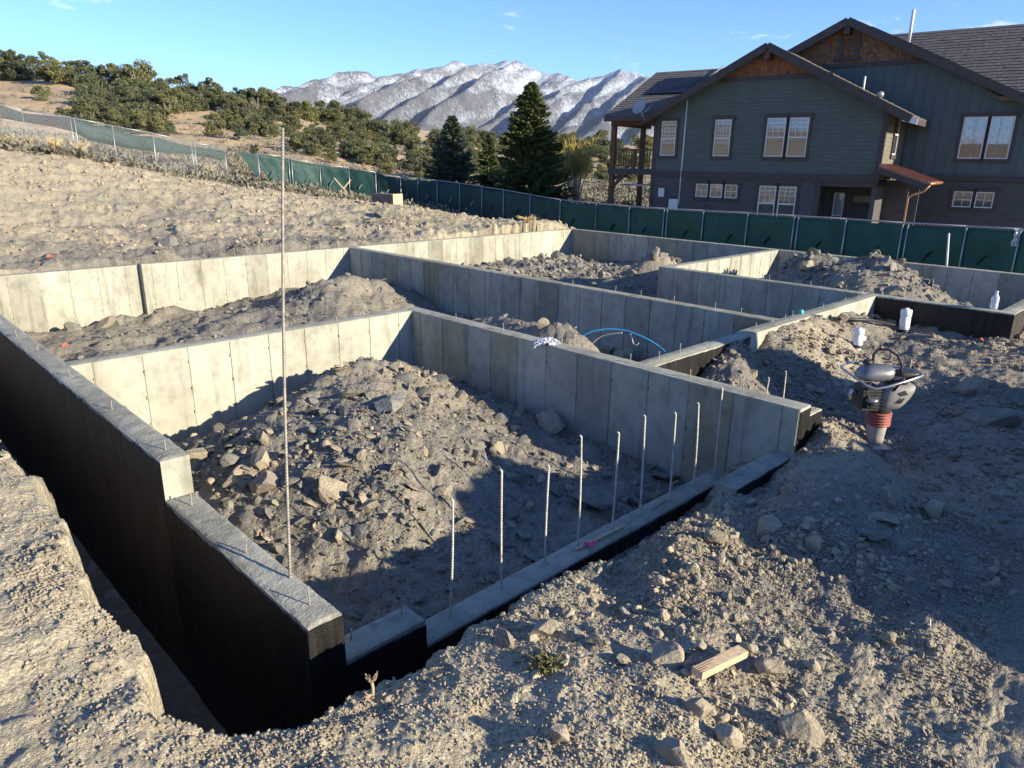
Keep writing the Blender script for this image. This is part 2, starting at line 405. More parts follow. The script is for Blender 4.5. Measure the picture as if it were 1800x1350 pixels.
for a in [(200,330,29),(420,345,31),(600,360,33),(700,362,34),(800,384,30),(900,394,28.5),(100,400,22.5),(350,395,24.5),(600,395,27),
          (0,228,52),(200,245,56),(400,262,62),(600,280,66),(750,298,70),(900,318,62),(1050,345,52),(1150,352,50),(1400,360,50),
          (0,190,78),(160,190,82),(330,212,84),(480,222,88),(640,246,92),(760,268,96),(900,288,98),(1100,312,92),(1400,325,95),
          (-60,128,112),(0,134,110),(130,141,112),(300,166,118),(450,187,124),(600,217,132),(720,243,140),(860,258,150),(1000,262,160),(1150,264,165),(1400,268,170),(1800,275,170)]: cd(*a)
for az, r, z in [(.9,3,.1),(1.6,3,.1),(2.6,3,0),(-2.6,3,-.1),(-1.6,3,-.1),(-.95,3,-.25),(.95,10,.3),(1.7,10,.3),(2.7,10,.3),(-2.7,10,0),(-1.7,10,0),(-.95,10,-.5),
                 (.95,40,4),(1.8,40,4),(2.8,40,2),(-2.8,40,0),(-1.8,40,-.5),(-1,40,-1),(.95,130,15),(1.8,130,12),(2.8,130,4),(-2.8,130,0),(-1.8,130,-1),(-1,130,-1)]:
    CP.append((r*math.cos(az+YAW), r*math.sin(az+YAW), z))
CP = np.array(CP)
tps_out = tps(qcoord(CP[:, 0], CP[:, 1]), CP[:, 2])

def poly_sd(x, y, poly):                    # signed distance, negative inside
    x = np.asarray(x); y = np.asarray(y); d = np.full(x.shape, 1e18); ins = np.zeros(x.shape, bool); n = len(poly)
    for i in range(n):
        ax, ay = poly[i]; bx, by = poly[(i+1) % n]; ex, ey = bx-ax, by-ay
        t = np.clip(((x-ax)*ex+(y-ay)*ey)/(ex*ex+ey*ey), 0, 1)
        d = np.minimum(d, (x-ax-t*ex)**2+(y-ay-t*ey)**2)
        c = ((ay > y) != (by > y)) & (x < (bx-ax)*(y-ay)/(by-ay+1e-30)+ax); ins ^= c
    d = np.sqrt(d); return np.where(ins, -d, d)
_edge = [((-90,690),.06),((-40,730),.06),((0,772),.06),((60,852),.06),((112,930),.055),((150,992),.05),((198,1062),.045),((245,1128),.04),((262,1196),.035),((282,1238),.03),
         ((330,1262),.01),((420,1288),-.02),((520,1290),-.06),((585,1258),-.10),((640,1216),-.13),((742,1165),-.14),((840,1105),-.145),((1000,1004),-.147),((1180,908),-.15),((1290,858),-.19)]
TR = [tuple(onz(p[0], p[1], z)[:2]) for p, z in _edge]
TRENCH = [(1.02*S, 24.), (TR[0][0], 24.)]+TR+[(2.6*S, 1.33*S), (3.3*S, 1.55*S), (3.3*S, 1.95*S), (1.02*S, 1.95*S)]
def bump2(x, y, cx, cy, sx, sy, h, rot=0):
    c, s_ = math.cos(rot), math.sin(rot); dx, dy = x-cx, y-cy; a = (dx*c+dy*s_)/sx; b = (-dx*s_+dy*c)/sy
    return h*np.exp(-.5*(a*a+b*b))
def rect(x, y, x0, x1, y0, y1): return (x > x0) & (x < x1) & (y > y0) & (y < y1)
def masks(x, y):
    X, Y = x/S, y/S
    A = rect(X, Y, xL1-.05, xC0+.05, yN+.05, yI+.05)
    B = rect(X, Y, xL1-.05, xW0+.05, yI+.05, yB+.05) | rect(X, Y, xC0+.05, xW0+.05, yD+.05, yI+.06)
    Cc = rect(X, Y, xW0+.05, xB+.05, y4+.05, yB+.05) | rect(X, Y, xW0+.05, x6+.05, yD+.05, y4+.06)
    D = rect(X, Y, x6+.05, xB+.05, yK+.05, y4+.05) | rect(X, Y, 8.0, xB+.05, -1.5, yK+.06)
    return A, B, Cc, D
WTOP = []
WALLS = [(xL0,xL1,yN,8.5),(xL1,2.93,yN,yN+T),(2.42,xC0,yE,yE+T),(xC0,xC0+T,yE,yI+T),(xL1,xC0,yI,yI+T),(.2,xB,yB,yB+T),(xW0,xW0+T,yD,yB),(xB,xB+T,-1.5,yB),(x6,xB,y4,y4+T),(x6,x6+T,yD,y4),(xC0,xK+T,yD,yD+T),(xK,xK+T,yK,yD),(xK,7.9,yK,yK+T)]
def in_wall(X, Y, e=-.02):
    m = np.zeros(X.shape, bool)
    for a0, a1, b0, b1 in WALLS: m |= rect(X, Y, a0-e, a1+e, b0-e, b1+e)
    return m
def height(x, y, fine=True):
    x = np.asarray(x, float); y = np.asarray(y, float); sh = x.shape; x = x.ravel(); y = y.ravel()
    r = np.hypot(x, y); X, Y = x/S, y/S
    z = tps_out(qcoord(x, y))
    z = z*(1-sstep(190, 420, r)) + (-14)*sstep(190, 420, r)
    # unseen earth heaps added right of the camera, out of frame, to cast shade
    z = z + bump2(x, y, 7.4, -2.6, 1.5, .8, 1.35, -.25)*(1+.5*fbm(x*1.3, y*1.3, 3, 5)) + bump2(x, y, 10.6, -2.9, 2.2, 1.0, 1.7, -.1)*(1+.5*fbm(x*1.1, y*1.1, 3, 6)) + bump2(x, y, 12.1, -.7, .75, .7, 3.0)*(1+.4*fbm(x*1.7, y*1.7, 3, 8))
    # trench
    wob = .14*fbm(x*1.6, y*1.6, 4, 31)+.10*fbm(x*6, y*6, 4, 33)+.03*fbm(x*25, y*25, 2, 35)
    sd = poly_sd(x, y, TRENCH)+wob
    bank = np.where(X < 1.02, -.93, -.93+sstep(1.02, 1.22, X)*.455)*S
    k = sstep(.04, -.30, sd); kk = sstep(.10, -.55, sd)
    kmix = np.where(X < 1.1, k, kk)
    ztr = z*(1-kmix)+np.minimum(z, bank)*kmix
    z = np.where(sd < .12, ztr, z)
    z = z + bump2(X, Y, 2.36, 1.235, .07, .05, .09)*S + bump2(X, Y, 2.75, 1.13, .18, .05, .01)*S
    A, B, Cc, D = masks(x, y)
    zA = -.535 + bump2(X, Y, 1.86, 2.75, .38, .46, .335)+bump2(X, Y, 2.2, 3.45, .46, .30, .31)+bump2(X, Y, 2.7, 2.75, .30, .6, .085)+bump2(X, Y, 1.25, 3.05, .25, .4, .11)+bump2(X, Y, 1.5, 2.35, .35, .28, .08)
    zB = -.475 + bump2(X, Y, 3.85, 6.35, .55, .42, .27, .3)+bump2(X, Y, 2.4, 5.7, .9, .5, .09, .2)+bump2(X, Y, 1.3, 5.0, .3, .4, .05)+bump2(X, Y, 3.2, 3.35, .22, .45, .40)+bump2(X, Y, 3.2, 2.75, .2, .22, .36)+bump2(X, Y, 3.4, 4.3, .3, .6, .16)
    zC = -.42 + bump2(X, Y, 6.4, 6.4, 1.0, .5, .12)+bump2(X, Y, 5.6, 5.4, .8, .5, .05)+bump2(X, Y, 6.75, 4.55, .28, .22, .40)+bump2(X, Y, 6.2, 4.75, .35, .2, .16)
    zD = -.46 + bump2(X, Y, 7.35, 2.7, .5, .65, .44, .2)+bump2(X, Y, 6.9, 2.25, .45, .45, .31)+bump2(X, Y, 7.6, 3.35, .3, .25, .30)
    for m, q in ((A, zA), (B, zB), (Cc, zC), (D, zD)): z = np.where(m, q*S, z)
    inside = A | B | Cc | D
    z0_ = z
    if fine:
        near = np.clip(1-(r-45)/40, 0, 1)
        rough = np.where(inside, 1.25, np.where(sd < .1, .5, .75))
        right = sstep(1.15, 1.7, X)*(1-inside)*(r < 22); rough = rough+right*.55
        left_b = (X < .5) & (r < 20); rough = np.where(left_b & (sd > 0), .70, rough)
        z = z + np.where(left_b & (r < 14), .030*np.abs(fbm(x*7, y*7, 4, 81))+.05*np.maximum(0, fbm(x*2.2, y*2.2, 4, 83)-.1), 0)
        z = z + near*rough*(.15*fbm(x*1.1, y*1.1, 3, 3)*np.where(r < 14, .8, 1.3)+.060*fbm(x*4.3, y*4.3, 4, 9)+.022*np.abs(fbm(x*11, y*11, 3, 21)))
        close = np.clip(1-(r-6)/8, 0, 1); z = z + close*rough*(.015*np.abs(fbm(x*26, y*26, 3, 41)))
        mid = sstep(17, 20, r)*(1-sstep(45, 60, r))*(1-inside); z = z + mid*1.25*(.12*np.abs(fbm(x*.9, y*.9, 4, 55))+.16*np.maximum(0, fbm(x*2.6, y*2.6, 4, 57)-.12)+.07*np.abs(fbm(x*5.5, y*5.5, 3, 58)))
        far = sstep(42, 70, r); z = z + far*1.6*fbm(x*.06, y*.06, 4, 61)*(1-sstep(200, 300, r))
    if fine: z = np.where(in_wall(X, Y), -.97*S, z)
    return z.reshape(sh)
def hit(px, py, rmax=400):
    w = ray(px, py); t = np.geomspace(.8, rmax, 900); P = CAM+w*t[:, None]
    zz = height(P[:, 0], P[:, 1]); below = P[:, 2] < zz
    wall_hit = in_wall(P[:, 0]/S, P[:, 1]/S, .015) & (P[:, 2] < -.05*S) & (P[:, 2] > -.9*S) & (t > 5)
    wall_hit &= ~(rect(P[:, 0]/S, P[:, 1]/S, xL1, 2.93, yN-.02, yN+T+.02) & (P[:, 2] > zf*S)) & ~rect(P[:, 0]/S, P[:, 1]/S, xL0-.05, xL1+.02, 0, yS)
    if wall_hit.any():
        iw = int(np.argmax(wall_hit))
        if not below[:iw].any():
            q = P[max(iw-4, 0)]; return np.array([q[0], q[1], height(q[:1], q[1:2])[0]])
    if not below.any(): return None
    i = int(np.argmax(below)); lo, hi = t[max(i-1, 0)], t[i]
    tt = np.linspace(lo, hi, 12); P = CAM+w*tt[:, None]; zz = height(P[:, 0], P[:, 1]); j = int(np.argmax(P[:, 2] < zz+1e-9))
    return np.array([P[j, 0], P[j, 1], zz[j]])

# ------------------------------------------------------------------ ground sheet (finer where it is near)
az_d = np.linspace(-.72, .72, 730); az_o = np.concatenate([np.linspace(-math.pi, -.72, 60)[:-1], az_d, np.linspace(.72, math.pi, 60)[1:-1]])
rr = np.concatenate([[.3, .6, .9], np.geomspace(1.2, 60, 580), np.geomspace(60, 400, 90)[1:], np.geomspace(400, 9500, 22)[1:]])
AZ, RR = np.meshgrid(az_o+YAW, rr); GX = RR*np.cos(AZ); GY = RR*np.sin(AZ); GZ = height(GX, GY)
nr, na = GX.shape
V = np.stack([GX, GY, GZ], -1).reshape(-1, 3)
i, j = np.meshgrid(np.arange(nr-1), np.arange(na), indexing='ij'); j2 = (j+1) % na
Fq = np.stack([i*na+j, i*na+j2, (i+1)*na+j2, (i+1)*na+j], -1).reshape(-1, 4)[:, ::-1]
me = mesh_np('ground', V, Fq, True)
xf, yf = V[:, 0], V[:, 1]; rf = np.hypot(xf, yf); mA, mB, mC, mD = masks(xf, yf); mi = (mA | mB | mC | mD)
n_ = fbm(xf*.5, yf*.5, 3, 71)
shale = np.where(mi, .80+.5*n_, 0)
shale = np.maximum(shale, sstep(.9, 2.0, xf/S)*(rf < 24)*(.72+.9*n_)*(1-mi))
shale = np.maximum(shale, (rf > 17)*(rf < 34)*np.clip(.25+1.6*n_, 0, .8)*(1-mi)*(1-sstep(26, 34, rf)))
sdT = poly_sd(xf, yf, TRENCH); shale = np.maximum(shale, sstep(.05, -.25, sdT)*(1-mi)*.7)
grass = sstep(26, 30, rf)*(1-sstep(45, 55, rf))*sstep(.3, .05, relaz(xf, yf))*np.clip(.6+1.5*n_, 0, 1)
hillw = sstep(38, 44, rf)
colr = np.stack([np.clip(shale, 0, 1), np.clip(grass, 0, 1), hillw, np.ones_like(rf)], -1).astype(np.float32)
ca = me.color_attributes.new('soil', 'FLOAT_COLOR', 'POINT'); ca.data.foreach_set('color', colr.ravel())
ground = tag(obj('ground', me, M_['soil']), kind='structure')

# ------------------------------------------------------------------ snowy mountain range
def mountain():
    prof = [(300,215),(420,190),(470,176),(507,165),(540,151),(567,137),(600,137),(640,131),(667,136),(713,128),(733,121),(787,120),(823,114),(840,121),(887,107),(920,112),(963,132),
            (983,128),(1017,142),(1033,139),(1063,132),(1090,121),(1113,127),(1140,136),(1170,150),(1220,175),(1300,200),(1500,225),(1800,240)]
    px = np.array([p[0] for p in prof], float); py = np.array([p[1] for p in prof], float)
    D = 6200.
    ridge = np.array([at(a, b, D)[2] for a, b in prof])
    fw = np.array([math.cos(YAW), math.sin(YAW)]); rt = np.array([math.sin(YAW), -math.cos(YAW)])
    W3 = np.array([at(a, b, D) for a, b in prof]); hd = float(np.mean(W3[:, :2]@fw)); L = W3[:, :2]@rt; ridge = W3[:, 2]*hd/(W3[:, :2]@fw)
    nl, nd = 640, 190
    l = np.linspace(L[0]-600, L[-1]+800, nl); d = np.linspace(0, 1, nd)
    LL, DD = np.meshgrid(l, d); 
    sk = 900.                                              # spurs run down to the left
    src = LL+DD*sk
    base = np.interp(src, L, ridge)*(1-DD)+np.interp(LL, L, ridge)*0*DD
    crest = np.interp(LL, L, ridge)
    # blend so that the skyline follows the crest exactly
    k = sstep(0, .18, DD)
    prof_d = (1-DD)**1.15
    z = (crest*(1-k)+np.interp(src, L, ridge)*k)*prof_d
    t = (src+45*fbm(LL/400, DD*3, 3, 5))/265.+.22*fbm(src/900, DD*.8, 2, 8)
    tri = np.abs((t % 1)-.42)/.58; tri = 1-(1-tri)*(.55+.75*_h(np.floor(t), np.zeros_like(t), 5))
    sp = 1-tri
    t2 = (src*1.0+DD*260)/88.+.4*fbm(LL/300, DD*4, 2, 18); sp2 = np.abs((t2 % 1)-.5)*2
    amp = 235*np.sin(np.pi*np.clip(DD*.92+.06, 0, 1))**.8
    z = z+amp*(sp-.55)*sstep(0, .10, DD)+42*(sp2-.5)*np.sin(np.pi*np.clip(DD, 0, 1))*sstep(0, .2, DD)+30*(np.abs(fbm(LL/110+DD*5, DD*3, 4, 12))*2-.35)*sstep(0, .06, DD)*(1-DD*.5)
    z = z+12*fbm(LL/60, DD*3, 3, 77)
    dist = hd-DD*2300.
    scl = dist/hd
    X = rt[0]*LL+fw[0]*dist; Y = rt[1]*LL+fw[1]*dist
    z = z-20*DD-14*sstep(.9, 1, DD)
    # far side
    Xb = rt[0]*l+fw[0]*(hd+1500); Yb = rt[1]*l+fw[1]*(hd+1500); zb = np.interp(l, L, ridge)*0-20
    X = np.vstack([Xb, X]); Y = np.vstack([Yb, Y]); z = np.vstack([zb, z])
    n, m = X.shape; V = np.stack([X, Y, z], -1).reshape(-1, 3)
    i, j = np.meshgrid(np.arange(n-1), np.arange(m-1), indexing='ij')
    Fq = np.stack([i*m+j, i*m+j+1, (i+1)*m+j+1, (i+1)*m+j], -1).reshape(-1, 4)[:, ::-1]
    sn = np.vstack([np.full(m, .5), np.clip(.5+.45*(.5-sp2)+.35*(tri-.5)+.25*fbm(LL/90, DD*6, 3, 44)-.25*sstep(.45, .9, DD), 0, 1)]).ravel()
    mm = mesh_np('mountain_range', V, Fq, True); at_ = mm.attributes.new('snow', 'FLOAT', 'POINT'); at_.data.foreach_set('value', sn.astype(np.float32))
    tag(obj('mountain_range', mm, M_['snow']), kind='structure')
mountain()
# the air between here and the mountains
hz_ = MB().box(-10500, 10500, -10500, 10500, -45, 1150).build('haze', None); hz_['kind'] = 'stuff'; hz_.display_type = 'WIRE'
hmat = bpy.data.materials.new('haze_air'); hmat.use_nodes = True; ht = hmat.node_tree; ht.nodes.clear()
ho = ht.nodes.new('ShaderNodeOutputMaterial'); hv = ht.nodes.new('ShaderNodeVolumePrincipled'); hv.inputs['Color'].default_value = (.66, .80, 1.0, 1)
hv.inputs['Density'].default_value = 2.2e-5; hv.inputs['Anisotropy'].default_value = .0; ht.links.new(hv.outputs[0], ho.inputs['Volume']); hz_.data.materials.append(hmat)
# ------------------------------------------------------------------ foundation walls
PW, GAP, PROUD = .61, .022, .011
panel_me = MB().box(-.5, .5, 0, 1, 0, 1).mesh('form_panel'); panel_me.materials.append(M_['conc'])
def rough_strip(x0, x1, y0, y1, z, cell=.03, amp=.008, seed=0):
    nx = max(2, int((x1-x0)/cell)); ny = max(2, int((y1-y0)/cell)); nx = min(nx, 700); ny = min(ny, 700)
    gx, gy = np.meshgrid(np.linspace(x0, x1, nx+1), np.linspace(y0, y1, ny+1), indexing='ij')
    edge = np.minimum(np.minimum(gx-x0, x1-gx), np.minimum(gy-y0, y1-gy))
    gz = z+amp*(.7*fbm(gx*7, gy*7, 3, seed)+.9*np.abs(fbm(gx*31, gy*31, 2, seed+5)))-.016*np.exp(-edge/.014)*(1+.8*fbm(gx*7, gy*7, 2, seed+9))
    i, j = np.meshgrid(np.arange(nx), np.arange(ny), indexing='ij'); m = ny+1
    Fq = np.stack([i*m+j, (i+1)*m+j, (i+1)*m+j+1, i*m+j+1], -1).reshape(-1, 4)
    return np.stack([gx, gy, gz], -1).reshape(-1, 3), Fq
def wall(label, x0, x1, y0, y1, top, bottom, faces=(), rough=0, pstart=0., name='foundation_wall'):
    """one straight cast wall, coordinates in metres; faces: '-x','-y','+y','+x' carrying form panel marks"""
    root = empty(name, (0, 0, 0), 0, label, 'wall'); root['kind'] = 'thing'
    root.location = ((x0+x1)/2, (y0+y1)/2, bottom); inv = Matrix.Translation(-Vector(root.location))
    ox, oy, oz = root.location
    MB().box(x0-ox, x1-ox, y0-oy, y1-oy, 0, top-bottom-.012).build('core', M_['conc'], root)
    cell = .022 if rough else .08
    Vv, Fq = rough_strip(x0-ox, x1-ox, y0-oy, y1-oy, top-bottom, cell, .013 if rough else .005, int(abs(x0*7+y0*13)))
    Vv[:, 2] += 0; obj('top_surface', mesh_np('top_surface', Vv, Fq, True), M_['conctop'], root)
    for f in faces:
        along_x = f[1] == 'y'; a0, a1 = (x0, x1) if along_x else (y0, y1)
        a = a0+pstart-PW if pstart else a0
        while a < a1-.02:
            p0, p1 = max(a, a0), min(a+PW, a1); a += PW
            if p1-p0 < .05: continue
            c = obj('form_panel', panel_me, None, root)
            w = p1-p0-GAP; mid = (p0+p1)/2
            c.scale = (w, PROUD*random.uniform(.8, 1.2), top-bottom-.018-random.uniform(0, .006))
            if f == '-y': c.location = (mid-ox, y0-oy, 0); c.rotation_euler = (0, 0, math.pi); 
            elif f == '+y': c.location = (mid-ox, y1-oy, 0)
            elif f == '-x': c.location = (x0-ox, mid-oy, 0); c.rotation_euler = (0, 0, math.pi/2)
            else: c.location = (x1-ox, mid-oy, 0); c.rotation_euler = (0, 0, -math.pi/2)
    tm = MB()
    for f in faces:
        along_x = f[1] == 'y'; a0, a1 = (x0, x1) if along_x else (y0, y1); a = a0+pstart
        while a < a1:
            for zz in (-.25, -.62, -1.0):
                b_ = a+random.uniform(-.012, .012); z_ = top+zz+random.uniform(-.03, .03)-bottom
                if f == '-y': tm.box(b_-ox-.006, b_-ox+.006, y0-oy-.028, y0-oy, z_-.018, z_+.018)
                elif f == '-x': tm.box(x0-ox-.028, x0-ox, b_-oy-.006, b_-oy+.006, z_-.018, z_+.018)
            a += PW
    if tm.v: tm.build('form_ties', M_['rebar'], root)['kind'] = 'stuff'
    return root
def coating(root, face, a0, a1, pos, top, bottom, mat, name='tar_coating', ragged=.03, off=.011):
    """waterproofing sheet with a ragged upper edge; face '-x' or '-y'"""
    n = max(4, int((a1-a0)/.04)); xs = np.linspace(a0, a1, n+1)
    tz = top+ragged*fbm(xs*4, xs*0+pos, 3, 3)+ragged*.5*fbm(xs*17, xs*0+pos, 2, 4)
    ox, oy, oz = root.location; m = MB(); vs = []; fs = []
    for i, a in enumerate(xs):
        for q, zq in ((off, tz[i]), (off, bottom), (0, tz[i]+.004)):
            vs.append((pos-q-ox, a-oy, zq-oz) if face == '-x' else (a-ox, pos-q-oy, zq-oz))
    for i in range(n):
        b = i*3; f1 = (b, b+1, b+4, b+3); f2 = (b+2, b, b+3, b+5)
        fs += [f1, f2] if face == '-y' else [f1[::-1], f2[::-1]]
    m.add(vs, fs); return m.build(name, mat, root)
def m_(v): return v*S
BOT = -.98*S
wl_hi = wall('tall rear stretch of the left wall with black outer face, ending in a clean step', m_(xL0), m_(xL1), m_(yS), 21., 0, BOT, (), 1)
coating(wl_hi, '-x', m_(yS)+.004, 21, m_(xL0), -.045, BOT+.05, M_['tarb'])
wl_lo = wall('low near stretch of the left wall, black sided, nearest the camera', m_(xL0), m_(xL1), m_(yN), m_(yS)-.001, m_(zl), BOT, (), 1)
coating(wl_lo, '-x', m_(yN), m_(yS)-.006, m_(xL0), m_(zl)-.055, BOT+.05, M_['tar'])
coating(wl_lo, '-y', m_(xL0)-.011, m_(xL1)+.004, m_(yN), m_(zl)-.028, BOT+.05, M_['tar'], ragged=.012)
ft = MB().box(-.16, -.001, m_(yN)-.16, 21, BOT, BOT+.11); ft.v = [(x+m_(xL0)-wl_hi.location.x, y-wl_hi.location.y, z-BOT) for x, y, z in ft.v]
ft.build('footing', M_['conctop'], wl_hi)
# front wall: three steps
wf = wall('short raised front wall block beside the low left wall corner', m_(xL1)+.002, m_(1.0951), m_(yN), m_(yN+T), m_(zf0), BOT, (), 1)
coating(wf, '-y', m_(xL1)+.006, m_(1.0951), m_(yN), m_(zf0)-.05, BOT+.05, M_['tar'], ragged=.015)
wf2 = wall('long low front wall carrying a row of tall upright rebar', m_(1.0951)+.001, m_(2.913), m_(yN), m_(yN+T), m_(zf), BOT, ('+y',), 1)
coating(wf2, '-y', m_(1.0951)+.004, m_(2.913), m_(yN), m_(zf)-.035, BOT+.05, M_['tar'], ragged=.02)
wf3 = wall('low concrete ledge with loose dirt where front wall meets the right end pier', m_(2.42), m_(xC0)-.002, m_(yE), m_(yE+T), m_(-.215), BOT, (), 1)
coating(wf3, '-y', m_(2.42)+.003, m_(xC0)-.002, m_(yE), m_(-.215)-.02, BOT+.05, M_['tar'], ragged=.012)
# centre wall (its left face looks at the camera)
wc = wall('long central wall with shaded panel face above the front rubble room', m_(xC0), m_(xC0+T), m_(yE), m_(yI+T), 0, BOT, ('-x',), 0, .2)
coating(wc, '-y', m_(xC0)+.004, m_(xC0+T), m_(yE), -.05, BOT+.05, M_['tar'], ragged=.012)
pier = wall('small lower end pier at the right end of the central wall', m_(xC0+T)+.002, m_(xC0+T)+.34, m_(yE), m_(yE)+.30, -.13, BOT, (), 1)
coating(pier, '-y', m_(xC0+T)+.001, m_(xC0+T)+.34, m_(yE), -.165, BOT+.05, M_['tar'], ragged=.012)
wi = wall('sunlit cross wall behind the front rubble room', m_(xL1)+.002, m_(xC0)-.002, m_(yI), m_(yI+T), 0, BOT, ('-y',), 0, .25)
wbl = wall('sunlit back wall on the left with a dark pilaster', m_(.2), m_(xW0)-.002, m_(yB), m_(yB+T), .0, BOT, ('-y',), 0, .08)
wbr = wall('sunlit back wall beyond the middle room, below the cut bank', m_(xW0+T)+.002, m_(xB)-.002, m_(yB), m_(yB+T), .0, BOT, ('-y',), 0, .3)
ox, oy, oz = wbl.location
MB().box(m_(2.235)-ox, m_(2.235)+.17-ox, m_(yB)-.19-oy, m_(yB)-.008-oy, 0, -BOT+.03).build('pilaster', M_['conc'], wbl, bevel=.02)
ww = wall('long shaded inner wall running from the back wall to the right', m_(xW0), m_(xW0+T), m_(yD)+.26, m_(yB+T), 0, BOT, ('-x',), 0, .1)
wk = wall('far right end wall in shade below the green fence', m_(xB), m_(xB+T), m_(-1.5), m_(yB+T), 0, BOT, ('-x',), 0, .4)
w4 = wall('short sunlit cross wall in the far right corner', m_(x6)+.002, m_(xB)-.002, m_(y4), m_(y4+T), 0, BOT, ('-y',), 0, .15)
w6 = wall('short shaded inner wall in front of the far right rubble heap', m_(x6), m_(x6+T), m_(yD)+.26, m_(y4)-.002, 0, BOT, ('-x',), 0, .3)
wd1 = wall('pale narrow wall top running from the central wall past the gravel mound', m_(xC0+T)+.002, m_(4.05), m_(yD), m_(yD+T), -.02, BOT, ())
coating(wd1, '-y', m_(xC0+T)+.004, m_(4.05), m_(yD), -.06, BOT+.05, M_['tar'], ragged=.015)
wd2 = wall('wall top with cyan cap leading up to the black corner', m_(4.05)+.001, m_(xK+T), m_(yD), m_(yD+T), 0, BOT, ())
coating(wd2, '-y', m_(4.05)+.004, m_(xK), m_(yD), -.42, BOT+.05, M_['tar'], ragged=.05)
wb = wall('black coated wall behind the white pipe caps on the right', m_(xK), m_(xK+T), m_(yK), m_(yD)-.002, 0, BOT, ())
coating(wb, '-x', m_(yK)-.003, m_(yD)-.012, m_(xK), -.04, BOT+.05, M_['tar'], ragged=.012)
we = wall('wall turning away at the right edge behind the plastic bottle', m_(xK+T)+.002, m_(7.9), m_(yK), m_(yK+T), 0, BOT, ())
coating(we, '-y', m_(xK), m_(7.9), m_(yK), -.04, BOT+.05, M_['tarb'], ragged=.012)

# ------------------------------------------------------------------ rebar
def rebar(name, label, base, top, r, mat, group=None, hook=0, bend=.0):
    b = Vector(base); t = Vector(top); n = 10; pts = []
    side = Vector((math.sin(YAW), -math.cos(YAW), 0))
    for i in range(n+1):
        k = i/n; pts.append(b.lerp(t, k)+side*(bend*math.sin(math.pi*k))-b)
    if hook: e = pts[-1]; pts += [e+Vector((0, 0, .012))-side*hook*.4, e+Vector((0, 0, .006))-side*hook]
    rs = [r*(1+.10*((i % 2)*2-1)) for i in range(len(pts))]
    o = MB().tube(pts, r, 7).build(name, mat, None, True); o.location = b
    return tag(o, label, 'rebar', group)
bt = onz(509.5, 1019, zl); bt[2] = m_(zl)-.06; dB = proj(bt)[2]
rebar('rebar_rod', 'very tall thin rebar rod standing on the low left wall', bt, at(497, 225, dB), .0115, M_['rebar'], bend=-.02)
dow = [(796,880,790,1088,'a'),(882,828,882,1035,'a'),(965,820,958,995,'a'),(1022,768,1015,965,'a'),(1088,762,1077,915,'a'),(1134,732,1126,890,'a'),(1188,727,1178,862,'a'),(1228,710,1219,850,'a'),(1270,683,1257,825,'a'),(1316,676,1300,808,'a')]
for n_i, (tx, ty, bx, by, _) in enumerate(dow):
    w = ray(bx, by); tt = (m_(yN+T*.45))/w[1]; B = CAM+w*tt; B[2] = m_(zf)-.08
    tp = at(tx, ty, proj([B[0], B[1], m_(zf)])[2]-.05)
    rebar('rebar_dowel', '%s tall upright rebar from the left along the low front wall' % ORD[n_i], B, tp, .0105, M_['rebar_grey'] if n_i != 9 else M_['rebar'], 'tall rebar dowels along the front wall', .02, random.uniform(-.012, .012))
for n_i, (tx, ty, bx, by) in enumerate([(1352,665,1340,725),(1382,654,1376,710)]):
    B = onz(bx, by, -.215); B[2] = m_(-.215)-.08
    rebar('rebar_dowel', ['hooked rebar standing just left of the end pier','bare rebar standing on the end pier, rightmost of the tall row'][n_i], B, at(tx, ty, proj(B)[2]), .0085, M_['rebar_grey'], 'tall rebar dowels along the front wall', .02)
def stubs(points, label, group, h=(.09, .13)):
    for k, (x, y, z) in enumerate(points):
        rebar('rebar_stub', label % ORD[k], (x, y, z-.05), (x+random.uniform(-.01, .01), y+random.uniform(-.01, .01), z+random.uniform(*h)), .0065, M_['rebar'], group)
def xy_on(px, py, zh): p = onz(px, py, zh); return (p[0], p[1], zh*S)
lw = [(291,791.5),(196.7,720),(122.8,661.8),(66.2,617.3),(30,592),(3,571)]
stubs([xy_on(a, b, 0) for a, b in lw], '%s short rebar stub from the step along the left wall top', 'rebar stubs on the left wall')
stubs([xy_on(a, b, zl) for a, b in [(337,889),(432,972),(545,1064)]], '%s short rebar stub below the step on the low left wall', 'rebar stubs on the low left wall')
stubs([xy_on(a, b, zf0) for a, b in [(616,1126),(706,1080)]], '%s short rebar stub on the raised front block', 'rebar stubs on the front block', (.07, .10))
stubs([(m_(xC0+T*.5), m_(v), 0) for v in (3.55,3.1,2.62,2.14,1.78,1.5)], '%s rebar stub from the cross wall along the central wall top', 'rebar stubs on the central wall')
stubs([(m_(xW0+T*.5), m_(v), 0) for v in (7.0,6.6,6.5,6.05,5.95,5.5,5.1,4.7,4.3,3.95,3.5,3.25,2.95,2.6,2.4)], '%s rebar stub from the back wall along the long inner wall', 'rebar stubs on the long inner wall')
stubs([(m_(x6+T*.5), m_(v), 0) for v in (3.8,3.4,3.05,2.98,2.6,2.3)], '%s rebar stub along the short far right inner wall', 'rebar stubs on the far right inner wall')
stubs([(m_(v), m_(yD+T*.5), 0) for v in (3.15,3.35,3.8,4.2,4.6,4.72,5.2,5.6,5.85)], '%s rebar stub along the pale wall top beside the gravel mound', 'rebar stubs beside the gravel mound')
stubs([(m_(v), m_(yI+T*.5), 0) for v in (1.35,1.85,2.35)], '%s rebar stub from the left along the sunlit cross wall', 'rebar stubs on the cross wall', (.05, .08))

